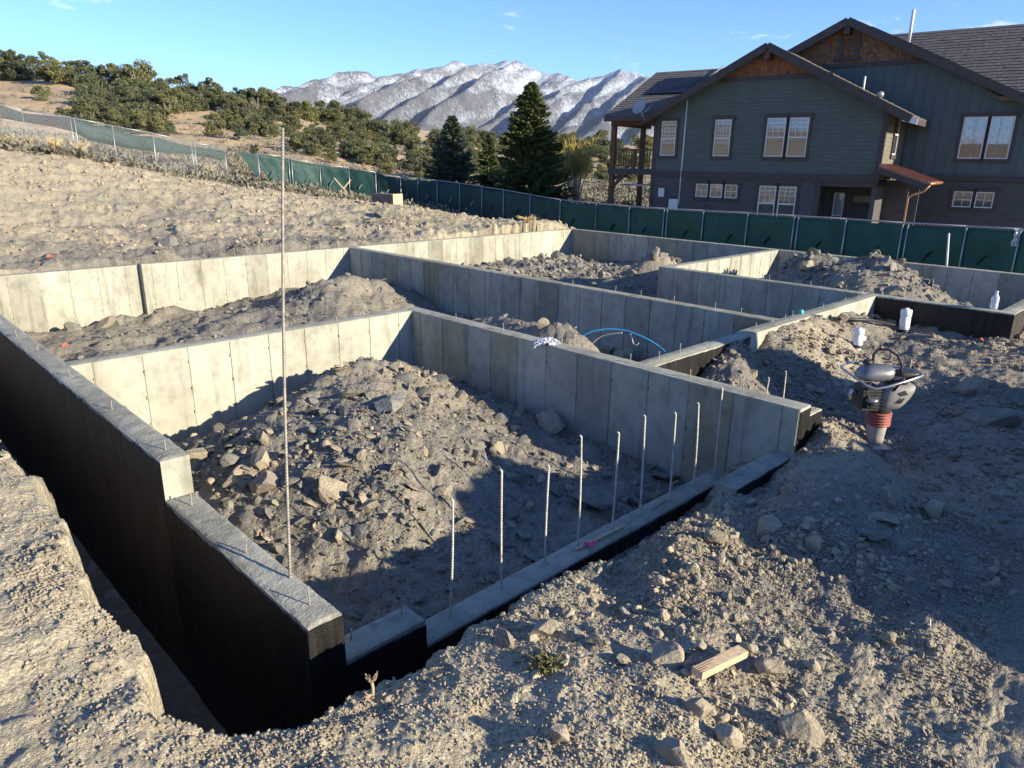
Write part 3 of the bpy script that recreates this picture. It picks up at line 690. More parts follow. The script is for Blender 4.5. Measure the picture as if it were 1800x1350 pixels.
# ------------------------------------------------------------------ rocks and rubble
def ico(sub):
    t = (1+5**.5)/2
    v = [(-1,t,0),(1,t,0),(-1,-t,0),(1,-t,0),(0,-1,t),(0,1,t),(0,-1,-t),(0,1,-t),(t,0,-1),(t,0,1),(-t,0,-1),(-t,0,1)]
    f = [(0,11,5),(0,5,1),(0,1,7),(0,7,10),(0,10,11),(1,5,9),(5,11,4),(11,10,2),(10,7,6),(7,1,8),(3,9,4),(3,4,2),(3,2,6),(3,6,8),(3,8,9),(4,9,5),(2,4,11),(6,2,10),(8,6,7),(9,8,1)]
    v = [np.array(p)/np.linalg.norm(p) for p in v]
    for _ in range(sub):
        c = {}; nf = []
        def mid(a, b):
            k = (min(a, b), max(a, b))
            if k not in c: p = v[a]+v[b]; v.append(p/np.linalg.norm(p)); c[k] = len(v)-1
            return c[k]
        for a, b, d in f: x, y, z = mid(a, b), mid(b, d), mid(d, a); nf += [(a,x,z),(b,y,x),(d,z,y),(x,y,z)]
        f = nf
    return np.array(v), np.array(f)
ICO = [ico(0), ico(1), ico(2), ico(3)]
def rock_shape(sub, rng, planes=9, flat=.6, rough=.06):
    v, f = ICO[sub]; v = v.copy()
    N = rng.normal(size=(planes, 3)); N /= np.linalg.norm(N, axis=1)[:, None]; dd = rng.uniform(.45, .85, planes)
    for n, d in zip(N, dd):
        s = v@n; ex = np.maximum(0, s-d); v -= ex[:, None]*n
    if sub >= 2:
        nn = fbm(v[:, 0]*3+v[:, 2]*2.1+rng.uniform(0, 50), v[:, 1]*3-v[:, 2]*1.7, 3, int(rng.integers(1000)))
        v *= (1+rough*2.4*nn)[:, None]
    v *= np.array([1, rng.uniform(.6, .95), flat*rng.uniform(.7, 1.25)])
    return v, f
rock_rng = np.random.default_rng(11)
SH0 = [rock_shape(0, rock_rng, 4, .6) for _ in range(10)]; SH1 = [rock_shape(1, rock_rng, 8, .6) for _ in range(14)]
SHARD = [rock_shape(1, rock_rng, 6, .20) for _ in range(10)]
M_['rock_plain'] = make_rock('earth_clod', (.17, .135, .09), (.30, .245, .17), (.43, .36, .26))
SHARD0 = [rock_shape(0, rock_rng, 3, .22) for _ in range(6)]; SH2 = [rock_shape(2, rock_rng, 9, .8, .05) for _ in range(12)]
def rotmats(n, rng, tilt=.6):
    a = rng.uniform(0, 2*np.pi, n); bx = rng.normal(0, tilt, n); by = rng.normal(0, tilt, n)
    def R(ax, t):
        c, s = np.cos(t), np.sin(t); o = np.zeros_like(c); e = np.ones_like(c)
        if ax == 'z': m = [[c,-s,o],[s,c,o],[o,o,e]]
        elif ax == 'x': m = [[e,o,o],[o,c,-s],[o,s,c]]
        else: m = [[c,o,s],[o,e,o],[-s,o,c]]
        return np.array(m).transpose(2, 0, 1)
    return R('x', bx)@R('y', by)@R('z', a)
def scatter(name, P, size, shapes, mat, label, rng, tilt=.6, sink=.25, cat='rubble'):
    Vs = []; Fs = []; off = 0; Rm = rotmats(len(P), rng, tilt); small = 2*size*F_PX/np.hypot(P[:, 0], P[:, 1]) < 8.5
    flat_ = shapes is not SH0 and shapes is not SH1; low = SHARD0+SH0[:3] if flat_ else SH0
    allsh = list(shapes)+low; idx = np.where(small, len(shapes)+rng.integers(0, len(low), len(P)), rng.integers(0, len(shapes), len(P)))
    for k, (v, f) in enumerate(allsh):
        sel = np.where(idx == k)[0]
        if not len(sel): continue
        W = np.einsum('nij,vj->nvi', Rm[sel], v)*size[sel][:, None, None]+P[sel][:, None, :]
        W[:, :, 2] += (size[sel]*sink)[:, None]
        m = len(v); Vs.append(W.reshape(-1, 3)); Fs.append((f[None]+(np.arange(len(sel))*m)[:, None, None]).reshape(-1, 3)+off); off += len(sel)*m
    o = obj(name, mesh_np(name, np.concatenate(Vs), np.concatenate(Fs), False), mat)
    return tag(o, label, cat, kind='stuff')
# candidate places: vertices of the ground sheet that lie in view, chosen per zone
inview = (np.abs(relaz(xf, yf)) < .68) & (rf > 1.4) & (rf < 46)
cl = vn(xf*1.3, yf*1.3, 91)+.6*vn(xf*3.7, yf*3.7, 92)+.5*vn(xf*.45, yf*.45, 93)
def pick(mask, n, rng, contrast=2.0, rpow=0.):
    ii = np.where(mask)[0]; w = np.exp(contrast*cl[ii])*rf[ii]**rpow; w /= w.sum(); return ii[rng.choice(len(ii), min(n, len(ii)//2), replace=False, p=w)]
def place(mask, n, rng, smin, smax, a=1.9, contrast=2.0, amax=.4, amin=0.012):
    ii = pick(mask, n, rng, contrast); u = rng.uniform(0, 1, len(ii)); px_ = smin*(1-u*(1-(smin/smax)**a))**(-1/a)     # size in photo pixels
    size = np.clip(px_*rf[ii]/F_PX*.5, amin, amax); return V[ii], size
rg = np.random.default_rng(5)
out = ~mi; off_trench = sdT > .05
# keep clear of standing walls
def on_wall(x, y): return in_wall(x/S, y/S, .012)
free_ = ~on_wall(xf, yf)
fore_r = inview & free_ & out & (rf < 13) & (xf/S > 1.0) & off_trench & (relaz(xf, yf) < .25)
fore_c = inview & free_ & out & (rf < 7) & off_trench & (relaz(xf, yf) < .45)
left_bank = inview & free_ & out & (rf < 12) & off_trench & (relaz(xf, yf) >= .30)
lip = inview & free_ & out & (sdT > -.02) & (sdT < .28) & (rf < 12)
strip = inview & free_ & out & (sdT < .05) & (xf/S > 1.1) & (yf/S < 1.46)
farright = inview & free_ & out & (rf > 7) & (rf < 22) & (relaz(xf, yf) < .1)
plateau = inview & free_ & out & (rf > 17.5) & (rf < 40) & (relaz(xf, yf) > -.2)
GV = [V[:, :3]]
P, s_ = place(fore_r, 12000, rg, 2.8, 28, 2.1, 3.2); scatter('loose_clods', P, s_, SH1, M_['rock_tan'], 'tan clods and broken stones strewn over the front right bank', rg)
P, s_ = place(fore_c, 15000, rg, 2.2, 20, 1.9, 2.8); scatter('loose_crumbs', P, s_, SH0, M_['rock_tan'], 'small crumbs of dry soil on the near bank', rg)
P, s_ = place(left_bank, 6500, rg, 2.0, 16, 2.0, 3.2); scatter('loose_crumbs', P, s_, SH0, M_['rock_tan'], 'small crumbs of dry soil on the left bank', rg)
P, s_ = place(lip, 1800, rg, 2.5, 24, 1.8, 2.4); scatter('loose_clods', P, s_, SH1, M_['rock_tan'], 'crumbling clods along the lip of the trench', rg)
P, s_ = place(strip, 1300, rg, 4, 30, 1.7, 1.5); scatter('backfill_stones', P, s_, SH1, M_['rock_tan'], 'rounded stones lying in the backfill strip before the front wall', rg)
P, s_ = place(farright, 7000, rg, 2.5, 20, 1.9, 3.8); scatter('gravel', P, s_, SH0, M_['rock_rust'], 'gravel and rubble on the right hand backfill', rg)
P, s_ = place(inview & free_ & mA, 6500, rg, 3.5, 46, 1.75, 2.4); scatter('shale_rubble', P, s_, SHARD+SH1[:4], M_['rock_grey'], 'shale rubble heaped in the front room', rg, .55)
P, s_ = place(inview & free_ & mA, 2600, rg, 3.5, 40, 1.8, 3.4); scatter('pale_rubble', P, s_, SHARD+SH1[:4], M_['rock_plain'], 'paler broken stone mixed into the front room heap', rg, .55)
P, s_ = place(inview & free_ & mB, 5000, rg, 2.5, 18, 2.0, 2.0); scatter('shale_rubble', P, s_, SHARD+SH1[:4], M_['rock_grey'], 'shale rubble in the left rear room and central channel', rg, .5)
P, s_ = place(inview & free_ & (mC | mD), 9000, rg, 3.0, 26, 1.6, 1.6); scatter('shale_rubble', P, s_, SHARD+SH1[:4], M_['rock_grey'], 'shale rubble heaped in the far right rooms', rg, .7)
P, s_ = place(plateau, 7000, rg, 1.8, 13, 1.8, 3.4); scatter('plateau_clods', P, s_, SH0, M_['rock_plain'], 'dry clods scattered over the graded slope', rg)
vp = (V-CAM)@CM.T; vpx = 900+F_PX*vp[:, 0]/np.maximum(vp[:, 2], .1); vpy = 675+F_PX*vp[:, 1]/np.maximum(vp[:, 2], .1)
def inpoly_px(poly): return (poly_sd(vpx, vpy, poly) < 0) & (vp[:, 2] > .5) & (rf < 14)
clus = inpoly_px([(840,1120),(1010,1010),(1180,960),(1290,1060),(1420,1130),(1470,1345),(1170,1345),(1190,1230),(1090,1200),(940,1200)]) & free_ & out & off_trench
P, s_ = place(clus, 300, rg, 9, 40, 1.9, 1.6); scatter('clod_cluster', P, s_, SH2, M_['rock_tan'], 'cluster of crusty clods and stones round the wood offcut', rg, .7, .2)
clus2 = inpoly_px([(1220,900),(1420,860),(1640,880),(1680,960),(1560,1000),(1300,1000)]) & free_ & out & off_trench
P, s_ = place(clus2, 130, rg, 9, 32, 1.8, 1.6); scatter('clod_cluster', P, s_, SH2, M_['rock_tan'], 'cluster of crusty clods on the crest of the right bank', rg, .7, .2)
# single rocks one can point at
def rock(px, py, w_px, label, mat='rock_tan', flat=.7, cat='rock', tilt=.25, asp=1.0, seed=None, name='rock', sub=3, planes=16, lift=.0, zlev=None):
    P = hit(px, py) if zlev is None else onz(px, py, zlev)
    if P is None: return
    d = proj(P)[2]; size = w_px*.5*d/F_PX*1.12; rng = np.random.default_rng(seed or int(px*3+py))
    v, f = rock_shape(sub, rng, planes, flat, .03); v[:, 1] *= asp
    a = rng.uniform(0, 6.28); tx, ty = rng.normal(0, tilt, 2)
    o = obj(name, mesh_np(name, v*size, f, False), M_[mat]); o.location = P+np.array([0, 0, size*flat*(.30+lift)]); o.rotation_euler = (tx, ty, a)
    return tag(o, label, cat)
R_ = rock
R_(1170,1165,62,'brown clod left of the wood offcut, largest of the near row','rock_tan',.85)
R_(958,1112,66,'big crumbly clod above the green grass tuft','rock_tan',.85)
R_(1045,1130,44,'round clod just right of the big crumbly clod','rock_tan',.85)
R_(885,1132,46,'brown clod beside the front wall end, left of the grass tuft','rock_rust',.85)
R_(1312,1143,38,'pale round flat faced stone above the right end of the wood offcut','rock_tan',.8)
R_(1352,1175,66,'pale flat slab to the right of the wood offcut','rock_tan',.45)
R_(1228,1250,58,'angular tan block below the wood offcut','rock_tan',.9)
R_(1408,1290,70,'tall rough clod at the bottom right of the near pile','rock_tan',1.0)
R_(1275,1300,52,'pale split stone at the bottom edge below the wood offcut','rock_tan',.8)
R_(1215,1175,50,'dark rounded stone under the left end of the wood offcut','rock_grey',.7)
R_(1180,1330,90,'broad clod at the bottom edge of the picture','rock_tan',.6)
R_(1095,1165,40,'small brown clod left of the large brown clod','rock_tan',.8)
R_(985,1300,42,'pointed chip standing in the near sunlit soil','rock_tan',1.0)
R_(700,1175,30,'pale stone on the trench lip right of the dry stem','rock_tan',.6)
R_(770,1190,26,'small pale stone farther along the trench lip','rock_tan',.6)
R_(1530,945,70,'large shaded flat rock on the right lit mound','rock_grey',.45)
R_(1560,915,64,'long slab leaning on the right lit mound','rock_tan',.35)
R_(1640,905,44,'rough upright clod at the right end of the lit mound','rock_tan',1.1)
R_(1565,870,36,'pale clod at the back of the lit mound','rock_tan',.9)
R_(1345,935,50,'clod on the crest of the near right bank','rock_tan',.8)
R_(1260,950,44,'crumbly clod on the left of the bank crest','rock_tan',.7)
R_(1430,960,42,'clod among the bank crest rubble','rock_tan',.7)
R_(1735,745,90,'long dark boulder in shade behind the rammer, far right','rock_grey',.55)
R_(1715,690,70,'rough earth clod above the dark boulder at far right','rock_rust',.8)
R_(1560,1125,34,'small clod at the shadow edge on the right bank','rock_tan',.9)
# front room
R_(1045,880,120,'large smooth grey boulder behind the front wall rebar','rock_grey',.42,asp=.8)
R_(968,735,74,'pale split boulder against the central wall','rock_tan',.75)
R_(582,868,76,'flat topped slab in the middle of the front rubble heap','rock_tan',.5)
R_(690,712,84,'broad layered ledge rock on top of the front heap','rock_grey',.30)
R_(460,818,62,'square pale block beside the left wall','rock_tan',.75)
R_(465,860,64,'rounded brown boulder at the foot of the left wall','rock_rust',.8)
R_(350,815,52,'pale rock leaning against the left wall near the step','rock_tan',.9)
R_(405,815,50,'dark rock between the two pale blocks by the left wall','rock_grey',.7)
R_(408,848,44,'pale broken slab close to the step','rock_tan',.4)
R_(515,850,50,'shaded grey slab right of the brown boulder','rock_grey',.4)
R_(463,775,34,'upright pale stone high on the left of the heap','rock_tan',1.0)
R_(650,890,44,'tan slab low on the sunlit side of the heap','rock_tan',.4)
R_(600,945,48,'pale slab at the shadow line of the heap','rock_tan',.4)
R_(775,865,40,'pale slab on the right flank of the heap','rock_tan',.4)
R_(845,805,44,'grey slab right of the heap top','rock_grey',.4)
R_(876,790,36,'round stone on the right shoulder of the heap','rock_tan',.7)
R_(740,800,34,'pale stone near the crest of the heap','rock_tan',.6)
R_(735,1055,40,'small flat stone behind the raised front block','rock_grey',.3)
R_(880,830,26,'small stone beside the second tall rebar','rock_tan',.7)
R_(920,945,34,'grey stone in shade between the second and third tall rebar','rock_grey',.6)
R_(1165,840,60,'dark flat rock in shade near the central wall foot','rock_grey',.35)
# rear rooms
R_(130,582,34,'dark wedge rock in the left rear room','rock_grey',.8)
R_(180,575,62,'long tilted slab in the left rear room','rock_tan',.3,tilt=.4)
R_(205,556,30,'pointed slab behind the long tilted slab','rock_grey',.8)
R_(955,574,30,'pale upright rock by the central wall top','rock_tan',.9)
R_(1098,622,54,'flat boulder under the blue pipe','rock_tan',.55)
R_(1065,618,28,'small pale stone left of the flat boulder under the pipe','rock_tan',.6)
R_(1415,472,34,'large pale block in the far right corner room','rock_tan',.8)
R_(1150,452,36,'broken shale stack beside the short inner wall','rock_grey',.8)
R_(300,432,44,'dark split outcrop just above the back wall','rock_grey',.5)
R_(670,380,34,'dark clod on the graded slope below the plank box','rock_grey',.7)
R_(592,395,32,'dark clod on the slope left of the plank box','rock_grey',.6)
R_(340,322,16,'dark clod on the slope near the wire fence','rock_grey',.7)
R_(550,322,16,'dark clod on the slope below the green screen','rock_grey',.7)
R_(1478,555,30,'pale rock beside the black corner wall','rock_tan',.7)
# ------------------------------------------------------------------ chain link fence with green windscreen
fz = [Vector(p) for p in fence_pts]
def fence(i0, i1, label, wires, screen, dbl=()):
    root = empty('chain_link_fence', tuple(fz[(i0+i1)//2]), 0, label, 'fence'); o = Vector(root.location)
    for i in range(i0, i1+1):
        b = fz[i]-o
        MB().tube([b+Vector((0, 0, -.3)), b+Vector((0, 0, FH+.03))], .021, 8).build('post', M_['galv'], root, True)
        if i in dbl:
            d = (fz[min(i+1, len(fz)-1)]-fz[i]).normalized()*.16
            MB().tube([b+d+Vector((0, 0, -.3)), b+d+Vector((0, 0, FH+.03))], .021, 8).build('post', M_['galv'], root, True)
    for i in range(i0, i1):
        a, b = fz[i]-o, fz[i+1]-o; L = (b-a).length; u = (b-a)/L; nrm = Vector((-u.y, u.x, 0)).normalized()
        if nrm.dot(Vector((-a.x-o.x, -a.y-o.y, 0))) < 0: nrm = -nrm          # towards the site
        up = Vector((0, 0, 1))
        MB().tube([a+up*FH, b+up*FH], .022, 7).build('top_rail', M_['galv'], root, True)
        if wires:
            m = MB(); pitch = .085; n = int(L/pitch)+int(FH/pitch)
            for k in range(-int(FH/pitch), int(L/pitch)+1):
                for s in (1, -1):
                    x0 = k*pitch; x1 = x0+FH
                    c0, c1 = max(0, x0), min(L, x1)
                    if c1-c0 < .05: continue
                    z0, z1 = (c0-x0), (c1-x0)
                    if s < 0: z0, z1 = FH-z0, FH-z1
                    p, q = a+u*c0+up*z0, a+u*c1+up*z1
                    m.tube([p+nrm*.03, q+nrm*.03], .0034, 3, False)
            m.build('wire_mesh', M_['wire'], root)
        if screen:
            nx, nz = 14, 8; vs = []; fs = []; sd_ = i*7
            for q in range(nx+1):
                for r_ in range(nz+1):
                    s, t = q/nx, r_/nz
                    top = FH-.05-.05*math.sin(math.pi*s)*(.6+.5*math.sin(i*1.7)); bot = .02+.03*math.sin(i*2.1+s*5)
                    if i == screen[0] and s < .99: bot = bot+(1-s)*(1-s)*1.15
                    z = bot+(top-bot)*t
                    w = .05*math.sin(math.pi*s)*math.sin(math.pi*t)*math.sin(i*3.3)+.03*math.sin(s*9+i+t*4)*(1-t)+.02*math.sin(t*7+s*13+i)
                    vs.append(a+u*(s*L)+up*z-nrm*(.05-w) if not wires else a+u*(s*L)+up*z-nrm*(.05-w))
            for q in range(nx):
                for r_ in range(nz):
                    k = q*(nz+1)+r_; fs.append((k, k+nz+1, k+nz+2, k+1))
            sc = MB().add(vs, fs).build('windscreen', M_['screen'], root, True)
            sm = sc.modifiers.new('thick', 'SOLIDIFY'); sm.thickness = .006
            # half moon wind vent with its loose flap
            s = .35+.35*random.random(); c = a+u*(s*L)+up*(FH*.46)-nrm*.0
            pts = [c+u*(.20*math.cos(q)*.62-.12*math.sin(q)*.3)+up*(.20*math.cos(q)*.85+.05*math.sin(q))+nrm*(.02+.07*abs(math.sin(q))) for q in np.linspace(0, math.pi, 9)]
            base = [c+u*(.20*math.cos(q)*.62)+up*(.20*math.cos(q)*.85)+nrm*.012 for q in np.linspace(0, math.pi, 9)]
            fl = MB(); fl.add(pts+base, [(k, k+1, k+10, k+9) for k in range(8)])
            f_o = fl.build('vent_flap', M_['galv'] if screen[1] > i else M_['black'], root); f_o.modifiers.new('thick', 'SOLIDIFY').thickness = .004
    return root
M_['flap'] = simple('pale_vent_flap', (.48, .50, .46), .6, .2, 10)
f1 = fence(0, 6, 'bare chain link fence climbing the left slope, green sheet sagging along its top', True, None, (2, 5))
# the sheet that has slipped along the bare fence
sag = [(-75,.99,.66),(0,.99,.66),(40,.92,.70),(90,.97,.70),(123,.98,.66),(150,.92,.52),(200,.92,.50),(235,.85,.50),(268,.92,.52),(300,.88,.58),(336,.88,.68),(365,.90,.66),(386,.90,.60),(397,.90,.80)]
fx = np.array([f[0] for f in FENCE], float); fp = np.array([list(p) for p in fz])
def on_fence(px, v):
    p = np.array([np.interp(px, fx, fp[:, k]) for k in range(3)]); return p+np.array([0, 0, FH*v])
vs = []; fs = []; NS = 70
pxs = np.linspace(sag[0][0], sag[-1][0], NS)
for k, px in enumerate(pxs):
    t_ = np.interp(px, [s[0] for s in sag], [s[1] for s in sag]); b_ = np.interp(px, [s[0] for s in sag], [s[2] for s in sag])
    for q in range(4):
        p = on_fence(px, b_+(t_-b_)*q/3); p = p+np.array([math.cos(YAW), math.sin(YAW), 0])*(.06+.03*math.sin(k*.7+q)); vs.append(tuple(p-np.array(f1.location)))
for k in range(NS-1):
    for q in range(3): fs.append((k*4+q, k*4+4+q, k*4+5+q, k*4+q+1))
so = MB().add(vs, fs).build('sagging_sheet', M_['screen'], f1, True); so.modifiers.new('thick', 'SOLIDIFY').thickness = .006
f2 = fence(7, 13, 'green screened fence below the juniper hill, its near end hanging loose', False, (7, 13), (8,))
f3 = fence(13, 20, 'dark green screened fence in front of the spruce trees', False, (-1, 16), ())
f4 = fence(20, 30, 'dark green screened fence in front of the house', False, (-1, 0), (22, 25, 27))
# loose corner of the screen reaching left of the first post
vs = [on_fence(415, .97), on_fence(453, .95), on_fence(453, .30), on_fence(442, .38), on_fence(430, .70)]
lo = MB().add([tuple(v-np.array(f2.location)) for v in vs], [(0, 4, 3, 2, 1)]).build('loose_corner', M_['screen'], f2); lo.modifiers.new('thick', 'SOLIDIFY').thickness = .006
# coiled wire along the top of the house side fence
for i in range(20, 30):
    a, b = fz[i]-Vector(f4.location), fz[i+1]-Vector(f4.location); L = (b-a).length; n = int(L*9); pts = []
    for k in range(n*4+1):
        t = k/(n*4); q = a.lerp(b, t)+Vector((0, 0, FH-.01)); an = k*math.pi/2
        pts.append(q+Vector((.0, 0, .035*math.cos(an)))+(b-a).normalized()*.02*math.sin(an))
    MB().tube(pts, .006, 3, False).build('tie_wire', M_['wire'], f4)

# ------------------------------------------------------------------ neighbouring house
def hm(name, c, **k): M_[name] = simple(name, c, **k)
hm('siding_green', (.095, .112, .095), rough=.75, var=.16, scale=3, stretch=(.6, .6, 3))
hm('siding_dark', (.082, .077, .076), rough=.75, var=.16, scale=3, stretch=(.6, .6, 3))
hm('batten_teal', (.085, .112, .112), rough=.75, var=.12, scale=2)
hm('trim_brown', (.062, .052, .047), rough=.6, var=.2, scale=4)
hm('cedar', (.24, .105, .048), rough=.8, var=.45, scale=5)
hm('cedar_dark', (.19, .105, .055), rough=.8, var=.45, scale=5)
hm('shingle', (.13, .115, .10), rough=.95, var=.45, scale=7, bump=.5, bd=.02)
hm('copper', (.32, .14, .085), rough=.42, var=.2, scale=3, metal=.3)
hm('timber', (.11, .060, .034), rough=.7, var=.35, scale=8)
hm('winframe', (.62, .60, .55), rough=.5, var=.06, scale=4)
hm('curtain', (.34, .40, .48), rough=.9, var=.3, scale=6, stretch=(3, 3, .5))
hm('solar', (.008, .009, .014), rough=.45, var=.3, scale=2, spec=.2)
hm('downpipe', (.48, .27, .15), rough=.45, var=.2, scale=5, metal=.3)
hm('whitepaint', (.62, .62, .60), rough=.5, var=.05, scale=3)
hm('dish', (.30, .31, .32), rough=.5, var=.1, scale=5)
M_['glass'] = make_glass('window_glass')
HP = at(1150, 260, 34.); HP[2] = 0
haz = math.atan2(-.98768834, .15643447)
house = empty('neighbour_house', (HP[0], HP[1], 0), haz, 'two storey green and brown house with twin gables behind the fence', 'house')
ZG = -.75
def hb(name, mat, boxes, parent=house, bevel=0):
    m = MB()
    for b in boxes: m.box(*b)
    return m.build(name, M_[mat], parent, bevel=bevel)
def gable_x(z, c, zp, sl, lo, hi):          # extent in u at height z under a gable
    hw = (zp-z)/sl; return max(lo, c-hw), min(hi, c+hw)
def lap(name, mat, w, z0, z1, ext, step=.16, parent=house, holes=()):
    """lapped boards on a plane facing -w; ext(z) -> (u0,u1)"""
    m = MB(); z = z0
    while z < z1-1e-6:
        zt = min(z+step, z1); a0, a1 = ext(z); b0, b1 = ext(zt)
        if a1-a0 > .05:
            m.add([(a0, w-.030, z), (a1, w-.030, z), (b1, w-.010, zt), (b0, w-.010, zt), (a0, w, z), (a1, w, z), (b1, w, zt), (b0, w, zt)],
                  [(0, 1, 2, 3), (0, 4, 5, 1), (4, 0, 3, 7), (1, 5, 6, 2), (3, 2, 6, 7), (5, 4, 7, 6)])
        z = zt
    return m.build(name, M_[mat], parent)
def battens(name, mat, w, z0, u0, u1, ztop, step=.42):
    m = MB(); m.add([(u0, w, z0), (u1, w, z0)]+[(u, w, ztop(u)) for u in np.linspace(u1, u0, 24)], [tuple(range(26))])
    u = u0+.1
    while u < u1:
        z = ztop(u)
        if z > z0+.1: m.box(u-.02, u+.02, w-.022, w, z0, z)
        u += step
    return m.build(name, M_[mat], house)
def shingles(name, mat, w, z0, z1, ext, rowh=.17, sw=.15):
    m = MB(); z = z0; r = 0
    while z < z1:
        zt = min(z+rowh, z1); a0, a1 = ext(zt); b0, b1 = ext(z); u = b0-(r % 2)*sw*.5; 
        while u < b1:
            s0, s1 = max(u, a0), min(u+sw*random.uniform(.85, 1.1), a1)
            if s1-s0 > .02:
                d = random.uniform(.022, .042); lo = z-random.uniform(0, .018)
                m.add([(s0, w-d, lo), (s1-.008, w-d, lo), (s1-.008, w-.008, zt+.02), (s0, w-.008, zt+.02), (s0, w, lo), (s1-.008, w, lo)], [(0, 1, 2, 3), (0, 4, 5, 1), (4, 0, 3), (1, 5, 2)])
            u += sw
        z = zt; r += 1
    o = m.build(name, M_[mat], house); o['kind'] = 'stuff'; return o
def roof_plane(name, mat, P, courses=16, thick=.16, parent=house):
    """P: eave0, eave1, ridge1, ridge0 (u,w,z). built of overlapping shingle courses"""
    e0, e1, r1, r0 = [Vector(p) for p in P]; nrm = (e1-e0).cross(r0-e0).normalized()
    if nrm.z < 0: nrm = -nrm
    m = MB(); rr_ = random.Random(3)
    for c in range(courses):
        t0, t1 = c/courses, (c+1.25)/courses; t1 = min(t1, 1.0)
        a, b = e0.lerp(r0, t0), e1.lerp(r1, t0); c2, d2 = e1.lerp(r1, t1), e0.lerp(r0, t1)
        nseg = 10
        for s in range(nseg):
            p, q = s/nseg, (s+1)/nseg; j = rr_.uniform(0, .012)
            lo0, lo1 = a.lerp(b, p)+nrm*(.026+j), a.lerp(b, q)+nrm*(.026+j); hi1, hi0 = d2.lerp(c2, q)+nrm*.004, d2.lerp(c2, p)+nrm*.004
            m.add([lo0, lo1, hi1, hi0, a.lerp(b, p)-nrm*.0, a.lerp(b, q)-nrm*.0], [(0, 1, 2, 3), (4, 5, 1, 0)])
    for A_, B_ in ((e0, e1),): pass
    lo = [v-nrm*thick for v in (e0, e1, r1, r0)]; up_ = [e0, e1, r1, r0]
    m.add(lo+up_, [(3, 2, 1, 0), (4, 5, 6, 7), (0, 1, 5, 4), (1, 2, 6, 5), (2, 3, 7, 6), (3, 0, 4, 7)])
    return m.build(name, M_[mat], parent)
def beam(name, mat, p, q, w, h, parent=house):
    p, q = Vector(p), Vector(q); d = (q-p).normalized(); s = d.cross(Vector((0, 0, 1)))
    s = s.normalized() if s.length > 1e-3 else Vector((1, 0, 0)); t = s.cross(d); m = MB(); vs = []
    for e in (p, q):
        for a, b in ((-1, -1), (1, -1), (1, 1), (-1, 1)): vs.append(e+s*w/2*a+t*h/2*b)
    m.add(vs, [(0, 1, 2, 3), (7, 6, 5, 4), (0, 4, 5, 1), (1, 5, 6, 2), (2, 6, 7, 3), (3, 7, 4, 0)]); return m.build(name, M_[mat], parent)
C1, ZP1, SL1 = 5.07, 7.30, .51
C2, ZP2, SL2 = 7.08, 8.62, .485
ext1 = lambda z: gable_x(z, C1, ZP1-.12, SL1, 0, 9.9)
ext2 = lambda z: gable_x(z, C2, ZP2-.12, SL2, -1, 16.5)
hb('core_front', 'siding_dark', [(.02, 7.55, .002, 4, ZG, 2.0)])
m = MB(); m.prism([(0.02, 2.0), (9.88, 2.0), (9.88, 4.72), (C1, ZP1-.14), (.02, 4.72)], 'y', .002, 3.98); m.build('core_upper', M_['siding_green'], house)
lap('siding_lower', 'siding_dark', 0, ZG, 1.95, lambda z: (0, 7.55))
lap('siding_upper', 'siding_green', 0, 2.2, 5.98, lambda z: (0, 9.9) if z < 4.5 else ext1(z))
shingles('gable_shingles', 'cedar', 0, 6.1, ZP1-.2, ext1)
hb('band_board', 'trim_brown', [(-.06, 9.96, -.075, .0, 1.93, 2.2), (2.5, 7.65, -.06, -.0, 5.96, 6.13)])
hb('corner_board', 'trim_brown', [(-.06, .10, -.05, .12, ZG, 1.92), (-.06, .10, -.05, .12, 2.21, 4.7)]); hb('corner_board', 'trim_brown', [(9.76, 9.94, -.05, .12, 2.21, 4.65)])
# return wall (faces the sun), u = 9.9
m = MB(); z = 2.2
while z < 4.7:
    m.add([(9.93, 0.12, z), (9.93, 4, z), (9.91, 4, z+.16), (9.91, .12, z+.16), (9.9, .12, z), (9.9, 4, z)], [(0, 1, 2, 3), (0, 4, 5, 1)]); z += .16
M_['siding_sunlit'] = simple('siding_green_sunlit', (.135, .130, .095), .75, .16, 3)  # front siding green made paler and warmer, sunlight put into the colour
m.build('siding_return', M_['siding_sunlit'], house)
# second wing
lap('siding_lower', 'siding_dark', 4.0, ZG, 2.0, lambda z: (9.9, 16.5)); hb('band_board', 'trim_brown', [(9.95, 16.5, 3.93, 4.0, 2.0, 2.22)])
battens('batten_wall', 'batten_teal', 4.0, 2.22, 3.2, 16.5, lambda u: min(6.75, ZP2-.12-SL2*abs(u-C2)))
hb('band_board', 'trim_brown', [(3.3, 10.8, 3.94, 4.0, 6.72, 6.90)])
shingles('gable_shingles', 'cedar_dark', 4.0, 6.9, ZP2-.2, ext2)
m = MB(); m.prism([(3.2, 2.2), (16.5, 2.2), (16.5, 3.9), (C2, ZP2-.16), (3.2, 6.6)], 'y', 4.03, 11); m.build('core_wing', M_['batten_teal'], house)
hb('core_wing_lower', 'siding_dark', [(9.9, 16.5, 4.03, 11, ZG, 2.2)])
